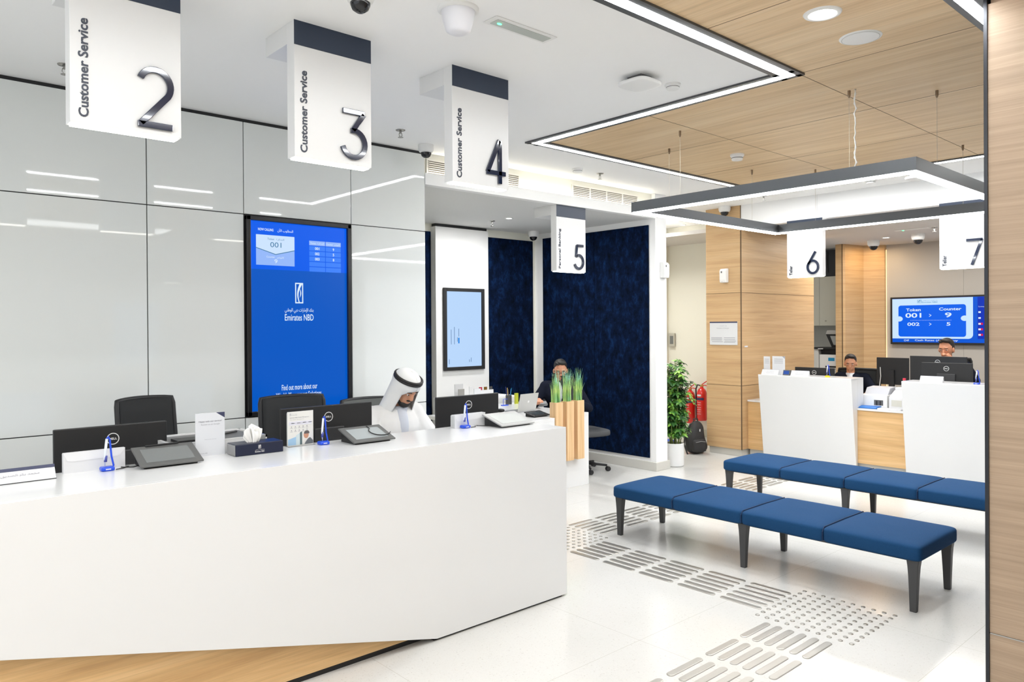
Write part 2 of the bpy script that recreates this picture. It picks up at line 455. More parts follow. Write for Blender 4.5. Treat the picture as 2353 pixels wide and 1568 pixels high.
# foreground pillar clad in greyed oak with a black metal corner
fp = MB().box((3.785, -1.5, .228), (5.4, 1.058, 3.008)).box((3.785, -1.5, 0), (5.4, 1.058, .222)).box((3.80, -1.5, 0), (5.4, 1.05, ZC)).build('pillar', oak_pillar, kind='structure', bevel=.0015)
box('corner_profile', P('black_corner_metal', (.02, .022, .028), .3, metal=.4), (3.776, 1.058, 0), (5.4, 1.072, ZC), fp)
box('steel_inlay', steel, (3.783, -1.5, .2225), (3.80, 1.056, .2275), fp)

# ================================================================== LINEAR CEILING LIGHTS
def linear(label, a, b, w=.085, lw=.036, drop=.012, z=ZC):
    """surface profile from a to b (one axis), emissive lens in the middle"""
    t = thing('linear_light', label, 'ceiling light', (a[0], a[1], z), group='linear ceiling lights')
    dx, dy = b[0] - a[0], b[1] - a[1]
    if abs(dx) > abs(dy):
        MB().box((0, -w / 2, -drop), (dx, -lw / 2, .0)).box((0, lw / 2, -drop), (dx, w / 2, 0)).box((0, -lw/2, -.004), (dx, lw/2, 0)).build('profile', anthracite, t)
        MB().box((math.copysign(.04, dx), -lw / 2, -drop - .001), (dx - math.copysign(.04, dx), lw / 2, -.006)).build('diffuser', led, t)
    else:
        MB().box((-w / 2, 0, -drop), (-lw / 2, dy, 0)).box((lw / 2, 0, -drop), (w / 2, dy, 0)).box((-lw/2, 0, -.004), (lw/2, dy, 0)).build('profile', anthracite, t)
        MB().box((-lw / 2, math.copysign(.04, dy), -drop - .001), (lw / 2, dy - math.copysign(.04, dy), -.006)).build('diffuser', led, t)
    return t
linear('long linear light over the service counter side, meeting the timber ceiling corner', (-4.5, 2.14), (4.13, 2.145), .135, .060)
linear('linear light crossing the ceiling between the white field and the oak', (4.065, 2.08), (4.065, 4.29), .13, .056)
linear('linear light along the far edge of the oak ceiling by the air grilles', (4.01, 4.225), (7.0, 4.225), .11, .048)
linear('linear light entering at the top corner beside the foreground pillar', (-4.5, 1.13), (4.2, 1.13), .12, .056)
linear('linear light at the teller end of the oak ceiling', (7.30, 4.1 - .2), (7.30, -3), .1, .05)

# pendant ring light
pt = thing('pendant_light', 'rectangular anthracite pendant ring light hanging over the benches', 'pendant light', (4.61, 1.65, 2.475))
X1, Y1, ww, hh = 2.2, 2.08, .075, .085
def bar_frame(o, i, z0, z1):
    mb = MB()
    for a in (0, 1):
        pass
    A = [(o, o), (X1 - o, o), (X1 - o, Y1 - o), (o, Y1 - o)]; B = [(i, i), (X1 - i, i), (X1 - i, Y1 - i), (i, Y1 - i)]
    vs = [(*p, z) for z in (z0, z1) for p in A + B]
    fs = []
    for k in range(4):
        n = (k + 1) % 4
        fs += [(k, n, 4 + n, 4 + k), (8 + k, 12 + k, 12 + n, 8 + n), (k, 8 + k, 8 + n, n), (4 + k, 4 + n, 12 + n, 12 + k)]
    return mb.add(vs, fs)
bar_frame(0, ww, .008, hh).build('frame', anthracite, pt)
bar_frame(.006, ww - .006, 0, .010).build('diffuser', led, pt)
for k, (x, y) in enumerate(((4.65, 3.30), (5.05, 3.69), (6.34, 3.70), (6.77, 3.30), (6.77, 2.07), (5.06, 1.69), (4.65, 2.05), (6.34, 1.69))):
    wv = MB().tube([(x - 4.61, y - 1.65, hh), (x - 4.61, y - 1.65, ZC - 2.475)], .0012, 5).build('suspension_wire', P('wire_steel', (.55, .5, .42), .4, metal=.6), pt)
    MB().lathe([(.004, -.045), (.009, -.03), (.009, 0)], (x - 4.61, y - 1.65, ZC - 2.475), 10).build('wire_cap', P('cap_bronze', (.28, .2, .13), .4, metal=.5), wv)
random.seed(3)
cb = MB()
pts = [(.03 + .006 * sin(k * 1.7), .36 + .004 * cos(k * 2.3), hh + (ZC - 2.475 - hh) * k / 16) for k in range(17)]
cb.tube(pts, .0035, 6); pts2 = [(p[0] + .006 * sin(k * 2.9), p[1] + .006 * cos(k * 2.9), p[2]) for k, p in enumerate(pts)]
cb.tube(pts2, .003, 6).build('power_cable', white_plastic, pt, smooth=True)

# ================================================================== HANGING SIGNS
DIG = {}
def arc(cx, cy, rx, ry, a0, a1, n=16):
    return [(cx + rx * cos(R(a0 + (a1 - a0) * k / n)), cy + ry * sin(R(a0 + (a1 - a0) * k / n))) for k in range(n + 1)]
DIG['2'] = [arc(.5, .70, .40, .26, 158, -35, 18) + [(.12, .05)], [(.05, .045), (.95, .045)]]
DIG['3'] = [[(.10, .95), (.90, .95)], [(.88, .94), (.46, .58)], [(.40, .585), (.52, .585)] + arc(.50, .325, .42, .265, 80, -165, 18)]
DIG['4'] = [[(.68, 1.0), (.08, .24)], [(.04, .24), (.98, .24)], [(.70, 1.0), (.70, 0)]]
DIG['5'] = [[(.92, .95), (.30, .95)], [(.31, .97), (.22, .50)], arc(.48, .31, .42, .265, 128, -160, 20)]
DIG['6'] = [arc(.5, .32, .40, .275, 0, 360, 26), [(.70, 1.0), (.15, .44)]]
DIG['7'] = [[(.04, .95), (.96, .95)], [(.92, .97), (.36, 0)]]
DIG['1'] = [[(.55, 1), (.55, 0)], [(.55, .97), (.3, .8)]]
DIG['0'] = [arc(.5, .5, .42, .455, 0, 360, 26)]
def sign(label, num, words_, loc, rz, text_h, group='hanging counter number signs'):
    t = thing('hanging_sign', label, 'sign', loc, rz, group)
    Wd, Ht, Th = .412, .645, .075
    MB().box((0, 0, .006), (Wd, Th, Ht)).build('board', sign_white, t, .0015)
    MB().box((0, -.0015, Ht - .115), (Wd, .0, Ht)).build('band', navy_band, t)
    MB().box((0, Th, Ht - .095), (Wd, .31, Ht)).build('bracket_box', sign_white, t, .0015)
    MB().box((.01, .01, .0), (Wd - .01, Th - .01, .0065)).build('light_strip', led_soft, t)
    for k, ch in enumerate(num):
        d = MB(); x0, z0, dw, dh = (.232 if len(num) == 1 else .15 + .11 * k), .028, .15 if len(num) == 1 else .11, .25
        for st in DIG[ch]:
            d.strip([(x0 + a * dw, z0 + c * dh) for a, c in st], .026, -.014, -.001)
        d.build('digit', navy_gloss, t, .002)
    lt = MB(); lettering(lt, words_, (.064, -.0025, .03), (0, 0, 1), (-1, 0, 0), text_h, .036, .022)
    o = lt.build('lettering', text_dark, t, recalc=False)
    sd = o.modifiers.new('s', 'SOLIDIFY'); sd.thickness = .004
    return t
sign('white hanging sign reading Customer Service with a large 2', '2', 'Customer Service', (.668, 3.28, 2.395), 0, .385)
sign('white hanging sign reading Customer Service with a large 3', '3', 'Customer Service', (1.590, 3.28, 2.395), 0, .385)
sign('white hanging sign reading Customer Service with a large 4', '4', 'Customer Service', (2.515, 3.28, 2.395), 0, .385)
sign('white hanging sign reading Personal Banking with a large 5', '5', 'Personal Banking', (5.145, 5.08, 2.125), 0, .385)
sign('white hanging sign reading Teller with a large 6', '6', 'Teller', (8.02, 4.246, 2.125), -pi / 2, .105)
sign('white hanging sign reading Teller with a large 7', '7', 'Teller', (8.02, 2.662, 2.125), -pi / 2, .105)

# ================================================================== CEILING FITTINGS
def ring(name, label, x, y, r, z=ZC, cat='downlight', lens=down_led, group=None):
    t = thing(name, label, cat, (x, y, z), group=group)
    MB().lathe([(r * .72, -.001), (r * .74, -.008), (r * .95, -.006), (r, 0)], seg=32, cap=False).build('trim', white_plastic, t, smooth=True)
    MB().lathe([(.001, -.004), (r * .55, -.004), (r * .73, -.003)], seg=32, cap=False).build('lens', lens, t)
    return t
ring('downlight', 'round recessed downlight in the oak ceiling', 3.40, 1.62, .085)
sp = thing('ceiling_speaker', 'flat round white speaker cover in the oak ceiling', 'speaker', (3.83, 1.63, ZC))
MB().lathe([(.001, -.006), (.085, -.006), (.098, -.003), (.1, 0)], seg=36, cap=False).build('cover', white_plastic, sp, smooth=True)
MB().lathe([(.086, -.0066), (.089, -.0066)], seg=36, cap=False).build('rim', P('rim_grey', (.5, .5, .48), .5), sp)
ring('downlight', 'small round downlight in the alcove ceiling', 5.40, 6.05, .045, ZL)
ring('downlight', 'round downlight in the teller ceiling', 10.57, 4.17, .06, ZL)
def detector(label, x, y, r=.05, h=.04, z=ZC):
    t = thing('smoke_detector', label, 'smoke detector', (x, y, z))
    MB().lathe([(r * 1.05, 0), (r * 1.05, -.3 * h), (r * .9, -.4 * h), (r * .8, -h), (.001, -h)], seg=28, cap=False).build('housing', white_plastic, t, smooth='auto')
    MB().lathe([(r * .86, -.6 * h), (r * .89, -.62 * h), (r * .86, -.7 * h)], seg=28, cap=False).build('slot', grey_plastic, t)
    return t
detector('small round smoke detector beside the wireless access point', 3.72, 2.69, .045, .03)
detector('white smoke detector on the oak ceiling', 5.66, 3.44, .055, .05)
detector('round white detector on the ceiling near the air grilles', 5.05, 4.71, .05, .035)
detector('faint round detector on the ceiling over the teller area', 7.72, 3.19, .05, .03)
def access_point(label, x, y):
    t = thing('wireless_access_point', label, 'access point', (x, y, ZC))
    MB().sbox((0, 0, -.04), (.105, .105, .016), .5).build('housing', white_plastic, t, smooth=True)
    MB().box((-.05, -.05, -.028), (.05, .05, 0)).build('bracket', grey_plastic, t)
    return t
access_point('rounded white wireless access point on the white ceiling', 3.47, 2.74)
access_point('white wireless access point beyond the pendant ring', 7.74, 2.75)
t = thing('motion_sensor', 'white cone shaped sensor on the ceiling above sign three and four', 'sensor', (2.10, 2.69, ZC))
MB().lathe([(.095, 0), (.093, -.008), (.078, -.014)], seg=32, cap=False).build('flange', white_plastic, t, smooth=True)
MB().lathe([(.078, -.010), (.074, -.04), (.056, -.10), (.035, -.112), (.001, -.114)], seg=32, cap=False).build('cone', P('frosted', (.74, .74, .78), .3), t, smooth=True)
t = thing('emergency_light', 'slim recessed emergency light with a green indicator', 'emergency light', (2.475, 2.675, ZC))
MB().box((-.2, -.05, -.006), (.2, .05, 0)).build('frame', white_plastic, t, .004)
MB().box((-.175, -.03, -.009), (.175, .03, -.005)).build('lens', P('prismatic', (.5, .53, .5), .2), t, .002)
MB().ell((-.14, 0, -.010), (.014, .008, .004)).build('indicator', green_led, t)
t = thing('emergency_light', 'slim emergency light in the teller ceiling', 'emergency light', (9.9, 3.6, ZL), pi / 2)
MB().box((-.2, -.05, -.006), (.2, .05, 0)).build('frame', white_plastic, t, .003)
MB().ell((.1, 0, -.008), (.014, .01, .005)).build('indicator', green_led, t)
def sprinkler(label, x, y, z=ZC):
    t = thing('sprinkler', label, 'sprinkler', (x, y, z), group='ceiling sprinklers')
    ch = P('sprinkler_chrome', (.35, .34, .32), .25, metal=.9)
    MB().lathe([(.036, 0), (.034, -.004), (.012, -.006)], seg=20, cap=False).build('escutcheon', ch, t, smooth=True)
    MB().tube([(0, 0, 0), (0, 0, -.025)], .009, 8).tube([(-.010, 0, -.022), (-.013, 0, -.038), (-.003, 0, -.052)], .0025, 6).tube([(.010, 0, -.022), (.013, 0, -.038), (.003, 0, -.052)], .0025, 6).build('head', ch, t)
    MB().lathe([(.02, -.055), (.02, -.053), (.001, -.05)], seg=14).build('deflector', ch, t)
sprinkler('sprinkler head on the white ceiling between signs three and four', 3.066, 4.62)
sprinkler('sprinkler head peeking out beside the edge of sign two', .925, 4.66)
sprinkler('sprinkler head near the round detector by the air grilles', 5.37, 4.72)
sprinkler('sprinkler head on the alcove ceiling', 5.405, 6.34, ZL)
sprinkler('sprinkler head beyond the pendant ring near the oak block', 7.70, 4.35)
sprinkler('sprinkler head in the teller ceiling beside sign seven', 9.93, 3.35, ZL)
def dome(label, x, y, z=ZC, s=1.0):
    t = thing('dome_camera', label, 'security camera', (x, y, z))
    MB().lathe([(.062 * s, 0), (.062 * s, -.035 * s), (.054 * s, -.055 * s), (.043 * s, -.062 * s), (.001, -.062 * s)], seg=28, cap=False).build('housing', white_plastic, t, smooth='auto')
    MB().lathe([(.043 * s, -.058 * s), (.042 * s, -.072 * s), (.034 * s, -.090 * s), (.018 * s, -.101 * s), (.001, -.104 * s)], seg=24, cap=False).build('dome', lens_dark, t, smooth=True)
dome('dome security camera at the far end of the glass wall', 3.47, 4.87)
dome('dome security camera at the top edge above sign three', 1.66, 2.80)
dome('dome security camera in the alcove corner', 6.40, 6.72, ZL, 1.1)
dome('dome security camera in front of the oak block', 8.02, 5.05, ZC, 1.15)
dome('dome security camera before the lit oak pillar', 10.85, 4.45, ZL, 1.3)
dome('dome security camera nearer sign seven in the teller ceiling', 10.5, 3.74, ZL, 1.3)
# air grilles on the frieze
def grille(label, x0, x1, z0=2.868, z1=2.985):
    t = thing('air_grille', label, 'air grille', (x0, 5.10, z0), group='air grilles over the alcove')
    w_, h_ = x1 - x0, z1 - z0
    MB().box((0, -.004, 0), (w_, 0, h_)).build('backing', P('grille_dark', (.16, .14, .11), .7), t)
    fr = MB().box((-.01, -.012, -.01), (w_ + .01, -.002, .004)).box((-.01, -.012, h_ - .004), (w_ + .01, -.002, h_ + .01)).box((-.01, -.012, 0), (.004, -.002, h_)).box((w_ - .004, -.012, 0), (w_ + .01, -.002, h_))
    n = 7
    for k in range(1, n): fr.box((0, -.010, h_ * k / n - .0035), (w_, -.003, h_ * k / n + .0035))
    nx = int(w_ / .33)
    for k in range(1, nx + 1): fr.box((w_ * k / (nx + 1) - .006, -.011, 0), (w_ * k / (nx + 1) + .006, -.003, h_))
    fr.build('grille', P('grille_white', (.78, .76, .70), .5), t)
grille('air grille beyond the glass wall corner, partly behind sign four', 3.64, 4.67)
grille('wide air grille near the pendant ring corner', 5.39, 6.40)
cv = thing('cove_light', 'hidden warm light strip on the ledge below the air grilles', 'cove light', (3.65, 5.06, 2.851))
MB().box((0, 0, 0), (2.9, .018, .006)).build('strip', P('cove_led', (1, 1, 1), .5, emit=9, ecol=(1, .93, .80, 1)), cv)

# ================================================================== SERVICE COUNTER
def lift(x): return max(0, (2.251 - x) * .2566)      # lower edge of the white front rises towards the near end
ct = thing('service_counter', 'long white angular service counter over an oak plinth', 'counter', (-1.6, 3.09, 0))
L0 = 4.80
f = MB()
xl = 0.0
zl = lift(-1.6)
poly = [(0, zl if zl < .95 else .95), (3.851, .012), (L0, .012), (L0, 1.0), (0, 1.0)]
f.prism(poly, 0, .03, 'y').build('front_panel', solid_white, ct, .001)
MB().box((0, .03, .985), (L0, .50, 1.0)).box((0, .48, .70), (L0, .50, .99)).build('ledge_top', solid_white, ct, .0015)
MB().box((L0 - .03, .03, .012), (L0, .50, .99)).build('end_panel', solid_white, ct, .001)
MB().box((0, .055, .028), (3.9, .075, .96)).build('oak_plinth', oak_desk, ct)
MB().box((0, .065, 0), (L0 - .03, .10, .03)).build('kick_strip', black_plastic, ct)
MB().box((3.84, .015, 0), (L0 - .03, .09, .012)).build('shadow_base', black_plastic, ct)
MB().box((0, .50, .69), (L0 - .1, 1.05, .72)).build('desk_top', solid_white, ct, .002)
for x in (.02, 1.55, 2.35, 3.2, 4.65):
    MB().box((x, .55, 0), (x + .03, 1.0, .69)).build('leg', white_wall, ct)
# raised cable box between the first and second place
cbx = thing('cable_box', 'white raised desk box with a dark cable tray behind the feedback card', 'desk box', (1.13, 3.61, .72))
MB().box((0, .0, 0), (.46, .34, .335)).build('body', solid_white, cbx, .003)
MB().box((.02, .02, .333), (.44, .32, .338)).build('tray', grey_plastic, cbx)
MB().box((.0, .0, .335), (.46, .015, .345)).box((0, .325, .335), (.46, .34, .345)).box((0, 0, .335), (.015, .34, .345)).box((.445, 0, .335), (.46, .34, .345)).build('rim', solid_white, cbx)
MB().box((.05, .05, .338), (.20, .16, .35)).tube([(.22, .06, .343), (.26, .14, .35), (.33, .2, .345), (.40, .24, .345)], .006, 6).build('cable', black_plastic, cbx)

def badge(mb_parent, c, right, up, out, r):
    """round ring badge with the four letters"""
    c, right, up, out = V(c), V(right), V(up), V(out)
    mb = MB(); n = 32; vs = []
    for k in range(n):
        a = 2 * pi * k / n; d = right * cos(a) + up * sin(a)
        vs += [c + d * r + out * .001, c + d * r * .86 + out * .001]
    fs = [(2 * k, 2 * k + 1, (2 * k + 3) % (2 * n), (2 * k + 2) % (2 * n)) for k in range(n)]
    mb.add(vs, fs)
    x = -.62 * r
    for ch, w_ in (('D', .34), ('E', .28), ('L', .26), ('L', .26)):
        lettering(mb, ch, c + right * x + up * (-.17 * r) + out * .001, right, up, w_ * r * (.95), .36 * r, .04)
        x += (w_ + .04) * r
    o = mb.build('badge', P('badge_silver', (.72, .72, .72), .3), mb_parent, recalc=False)
    return o
def monitor(label, loc, rz, w=.49, h=.29, stand=.10, tilt=0, group='desktop monitors'):
    """seen from behind: local -y is the rear side"""
    t = thing('computer_monitor', label, 'monitor', loc, rz, group)
    T = Matrix.Translation((0, 0, stand)) @ Matrix.Rotation(tilt, 4, 'X')
    a = MB(); a.M = T; a.box((-w / 2, 0, 0), (w / 2, .02, h)).build('casing', black_plastic, t, .004)
    a = MB(); a.M = T; a.box((-w / 2 + .008, .0201, .012), (w / 2 - .008, .0215, h - .008)).build('screen', P('monitor_glow', (.02, .02, .02), .3, emit=.8, ecol=(.5, .62, .8, 1)), t)
    a = MB(); a.M = T; a.box((-.09, -.018, .03), (.09, .001, h * .62)).build('rear_housing', P('monitor_rear', (.03, .03, .032), .4), t, .004)
    MB().box((-.03, -.03, 0), (.03, -.008, stand + .1)).build('neck', black_plastic, t, .003)
    MB().box((-.11, -.09, 0), (.11, .08, .010)).build('foot', black_plastic, t, .004)
    badge(t, T @ V((0, -.0005 if 1 else 0, h * .80)), (1, 0, 0), (0, 0, 1), (0, -1, 0), .027)
    return t
monitor('black computer monitor behind the white envelopes and the first pen', (.935, 3.80, .72), 0, .475, .31, .125)
monitor('black computer monitor between the wealth flyer and the man in white', (2.03, 3.80, .72), 0, .56, .32, .125)
monitor('black computer monitor between the man in white and the alcove', (3.03, 3.80, .72), R(-2), .50, .31, .125)

def office_chair(label, loc, rz, back=.50, w=.40, mesh_mat=None):
    t = thing('office_chair', label, 'chair', loc, rz, 'office chairs')
    mm = mesh_mat or dark_mesh
    MB().sbox((0, 0, .43), (w * .55, .22, .04), .4).build('seat', mm, t, smooth=True)
    # back: local +y is the rear
    fr = MB(); n = 9; pts = []
    z0, z1 = .50, .50 + back
    for k in range(n): 
        u = k / (n - 1)
    def bx(u): return (u - .5) * w
    outer = [(-w / 2 * .92, z0), (-w / 2, z0 + .6 * (z1 - z0)), (-w / 2 * .99, z1 - .03)] + [(w / 2 * .96 * (q_ / 5 - 1), z1 + .006 * (1 - (q_ / 5 - 1) ** 2)) for q_ in range(11)] + [(w / 2 * .99, z1 - .03), (w / 2, z0 + .6 * (z1 - z0)), (w / 2 * .92, z0)]
    curve = lambda x, z: .22 + .05 * (1 - (2 * x / w) ** 2) + .10 * (z - z0)
    fr.tube([(x, curve(x, z), z) for x, z in outer] + [(-w / 2 * .92, curve(-w / 2 * .92, z0), z0)], .014, 8)
    fr.build('back_frame', black_plastic, t, smooth=True)
    g = MB(); nx, nz = 12, 8; vs = []
    for j in range(nz + 1):
        for i in range(nx + 1):
            x = (i / nx - .5) * w * .95; z = z0 + (z1 - z0) * j / nz; vs.append((x, curve(x, z), z))
    g.add(vs, [(j * (nx + 1) + i, j * (nx + 1) + i + 1, (j + 1) * (nx + 1) + i + 1, (j + 1) * (nx + 1) + i) for j in range(nz) for i in range(nx)])
    bo = g.build('backrest', mm, t, smooth=True); sm = bo.modifiers.new('s', 'SOLIDIFY'); sm.thickness = .018
    MB().tube([(0, .25, .70), (0, .26, .50), (0, .15, .38), (0, 0, .38)], .016, 8).build('spine', black_plastic, t, smooth=True)
    MB().tube([(0, 0, .40), (0, 0, .09)], .024, 10).build('gas_lift', P('lift_metal', (.2, .2, .2), .3, metal=.8), t)
    for k in range(5):
        a = 2 * pi * k / 5 + .3; c, s_ = cos(a), sin(a)
        lg = MB().tube([(0, 0, .085), (.24 * c, .24 * s_, .065)], [.018, .012], 8).build('leg', black_plastic, t, smooth=True)
        MB().lathe([(.001, -.018), (.026, -.018), (.026, .018), (.001, .018)], (.25 * c, .25 * s_, .027), 14, 'x').build('caster', black_plastic, lg, smooth='auto')
    return t
office_chair('black mesh office chair behind the first monitor', (1.385, 4.36, 0), R(14), back=.69, w=.34)
office_chair('black framed office chair in front of the tall blue screen', (2.19, 4.36, 0), R(-6), back=.64, w=.43)
office_chair('grey mesh office chair behind the man in white', (2.93, 4.60, 0), R(2), back=.56, w=.44, mesh_mat=P('grey_chair_mesh', (.09, .095, .09), .8))

def pen_stand(label, loc, rz=0, lean=0.0):
    t = thing('pen_stand', label, 'pen stand', loc, rz, 'counter pens on blue stands')
    MB().box((-.026, -.022, 0), (.026, .022, .018)).build('base', blue_pl, t, .006)
    MB().box((-.010, -.0225, .007), (.010, -.0218, .011)).build('label_mark', paper, t)
    q = MB().tube([(-.008 + lean * .10, 0, .018), (-.008 + lean * .04, 0, .065), (.0, 0, .135)], [.0015, .0055, .0055], 8)
    q.build('pen', clear_pl, t, smooth=True)
    MB().tube([(-.006, 0, .038), (-.004, 0, .064)], .0065, 8).build('grip', P('pen_grip', srgb(60, 70, 150), .4), t, smooth=True)
    MB().tube([(.0, 0, .135), (.006, .002, .143), (.012, .003, .13), (.018, .004, .06), (.026, .004, .02), (.020, .004, .004)], .004, 8).build('strap', blue_pl, t, smooth=True)
    return t
pen_stand('blue pen stand before the white envelopes', (.838, 3.50, 1.0), 0)
pen_stand('blue pen stand beside the wealth flyer', (1.84, 3.50, 1.0), 0, .03)
pen_stand('blue pen stand before the third monitor', (2.745, 3.475, 1.0), 0)

def tablet(label, loc, rz, w=.245, d=.175, tilt=18, frame=tablet_grey, scr=screen_off, stylus=False, cable=False):
    t = thing('signature_tablet', label, 'tablet', loc, rz, 'signature tablets')
    T = Matrix.Translation((0, 0, .006)) @ Matrix.Rotation(R(tilt), 4, 'X')
    a = MB(); a.M = T; a.box((-w / 2, 0, 0), (w / 2, d, .009)).build('casing', frame, t, .004)
    a = MB(); a.M = T; a.box((-w / 2 + .03, .028, .0085), (w / 2 - .03, d - .03, .0098)).build('screen', scr, t)
    hz = sin(R(tilt)) * d
    a = MB().prism([(.02, 0), (d * .93, 0), (d * .93, hz * .9), (.03, .006)], -w / 2 + .02, w / 2 - .02, 'x').build('stand', black_plastic, t)
    if stylus:
        a = MB(); a.M = T; a.tube([(-w * .28, d - .010, .014), (w * .26, d - .006, .014)], .004, 8).build('stylus', black_plastic, t, smooth=True)
    if cable:
        a = MB(); a.M = T
        a.tube([(w * .15, d * .92, .012)] + [(w * .3 + .06 * cos(x_), d * .5 + .05 * sin(x_), .014) for x_ in [2.3 + k * .35 for k in range(11)]], .0026, 6).build('cord', black_plastic, t, smooth=True)
    return t
tablet('dark signature tablet with its stylus, before the feedback card', (1.075, 3.405, 1.0), R(-1), .262, .175, 21, stylus=True)
tablet('signature tablet with a looped cord, before the man in white', (2.06, 3.36, 1.0), R(0), .25, .175, 19, tablet_grey, P('scr_mid', (.33, .36, .37), .2), cable=True)
tablet('light framed signature tablet near the end of the counter', (3.02, 3.31, 1.0), R(1), .27, .19, 17, tablet_light, screen_pale)

def cable(label, pts, r=.0022):
    o = MB().tube(pts, r, 6).build('cable', black_plastic, smooth=True); tag(o, label, 'cable', 'thin black cables'); return o
cable('thin black looped cable beside the first pen stand', [(.87, 3.49, 1.003), (.90, 3.50, 1.003), (.93, 3.53, 1.003), (.915, 3.56, 1.003), (.90, 3.53, 1.003), (.94, 3.50, 1.003), (.965, 3.52, 1.003)])
cable('thin black cable between the third pen stand and tablet', [(2.775, 3.46, 1.003), (2.81, 3.46, 1.003), (2.84, 3.50, 1.004), (2.86, 3.54, 1.02), (2.85, 3.50, 1.003), (2.89, 3.44, 1.003), (2.92, 3.40, 1.003)])

def envelopes(label, x, y, w, h, n, rz=0):
    t = thing('envelope_holder', label, 'envelope holder', (x, y, 1.0), rz, 'white envelope stacks')
    for k in range(n):
        MB().box((0, k * .007, 0), (w, k * .007 + .0035, h - .004 * (k % 2))).build('envelope', paper, t)
    MB().prism([(0.0, h), (w, h), (w - .02, h - .03), (w - .03, h - .034), (.03, h - .038), (.015, h - .034)], -.0015, -.0003, 'y').build('flap', P('paper_flap', (.70, .71, .73), .5), t)
    return t
envelopes('stack of white envelopes before the first monitor', .685, 3.545, .235, .085, 4)
envelopes('stack of white envelopes before the third monitor', 2.685, 3.50, .235, .078, 6)

# prints standing on the counter
txt_grey = P('print_grey', (.22, .22, .26), .6); txt_light = P('print_light', (.30, .30, .34), .6); navy_print = P('print_navy', srgb(50, 55, 85), .5)
def logo_mark(mb, org, right, up, w, h, t=.16):
    """framed emblem: upright frame with two sail curves"""
    org, right, up = V(org), V(right), V(up)
    def q(pts): return [org + right * (a * w) + up * (c * h) for a, c in pts]
    for p in ([(0, 0), (t, 0), (t, 1), (0, 1)], [(1 - t, 0), (1, 0), (1, 1), (1 - t, 1)], [(t, 0), (1 - t, 0), (1 - t, t * .45), (t, t * .45)], [(t, 1 - t * .45), (1 - t, 1 - t * .45), (1 - t, 1), (t, 1)]):
        mb.add(q(p), [(0, 1, 2, 3)])
    n = 12; L_, R2 = [], []
    for k in range(n + 1):
        s_ = k / n; L_.append((.42 + .12 * s_ - .42 * sin(pi * s_) * .55, .06 + .88 * s_)); R2.append((.56 + .32 * s_ ** 1.6 - .42 * sin(pi * s_) * .55, .06 + .88 * s_))
    for k in range(n): mb.add(q([L_[k], R2[k], R2[k + 1], L_[k + 1]]), [(0, 1, 2, 3)])
    A = [(.55 + .20 * sin(pi * k / n), .26 + .48 * k / n) for k in range(n + 1)]; B = [(.55 + .08 * sin(pi * k / n), .26 + .48 * k / n) for k in range(n + 1)]
    for k in range(n): mb.add(q([B[k], A[k], A[k + 1], B[k + 1]]), [(0, 1, 2, 3)])
    return mb
cd = thing('feedback_card', 'white card reading Happy with our service on the counter', 'card', (1.228, 3.575, 1.0), R(-2)); cd.scale = (1.08, 1, 1.22)
cw, chh = .125, .165
MB().box((0, 0, 0), (cw, .003, chh)).build('board', P('card_white', (.63, .65, .69), .35), cd)
MB().prism([(.088, chh), (cw, chh), (cw, chh - .022)], -.0006, -.0001, 'y').build('corner_patch', navy_print, cd)
lt = MB(); lettering(lt, 'Happy with our service?', (.014, -.0008, .128), (1, 0, 0), (0, 0, 1), .098, .008, .01)
lt.build('heading', txt_grey, cd, recalc=False)
lt = MB(); lettering(lt, 'Review us on Google', (.024, -.0008, .117), (1, 0, 0), (0, 0, 1), .08, .007)
lettering(lt, 'Thank you for your time', (.038, -.0008, .066 - .005), (1, 0, 0), (0, 0, 1), .05, .004); lettering(lt, 'Emirates NBD', (.020, -.0008, .009), (1, 0, 0), (0, 0, 1), .03, .004)
lt.build('small_print', txt_light, cd, recalc=False)
ho = thing('acrylic_holder', 'clear acrylic stand holding the wealth management flyer', 'flyer holder', (1.668, 3.545, 1.0))
MB().box((-.002, .006, 0), (.142, .008, .17)).box((-.002, -.02, 0), (.142, .03, .003)).build('holder', P('acrylic_sheet', (.75, .77, .78), .1, trans=.6), ho)
fy = thing('wealth_flyer', 'wealth management flyer with a photo of a man in a suit', 'flyer', (1.668, 3.545, 1.0035))
MB().box((0, .001, 0), (.140, .005, .172)).build('sheet', P('flyer_white', (.68, .68, .66), .4), fy)
lt = MB(); lettering(lt, 'Emirates NBD Wealth Management', (.012, 0, .138), (1, 0, 0), (0, 0, 1), .105, .006, .01); lettering(lt, 'Your wealth. Our expertise', (.012, 0, .130), (1, 0, 0), (0, 0, 1), .075, .004)
logo_mark(lt, (.012, 0, .152), (1, 0, 0), (0, 0, 1), .006, .012); lettering(lt, BANK_AR, (.02, 0, .159), (1, 0, 0), (0, 0, 1), .032, .004); lettering(lt, 'Emirates NBD', (.02, 0, .153), (1, 0, 0), (0, 0, 1), .032, .004)
for k in range(4):
    lt.add([(.02 + k * .031 + a, 0, .112 + c) for a, c in ((0, 0), (.018, 0), (.018, .003), (0, .003))], [(0, 1, 2, 3)])
for k in range(5):
    for j in range(2):
        lt.add([(.014 + k * .021 + a, 0, .088 - j * .018 + c) for a, c in ((0, 0), (.013, 0), (.013, .002), (0, .002))], [(0, 1, 2, 3)])
        lt.add([(.018 + k * .021 + a, 0, .093 - j * .018 + c) for a, c in ((0, 0), (.005, 0), (.005, .005), (0, .005))], [(0, 1, 2, 3)])
lt.build('print', txt_light, fy, recalc=False)
MB().box((.008, 0, .104), (.130, .0008, .122)).build('tinted_band', P('band_tint', (.62, .62, .70), .5), fy)
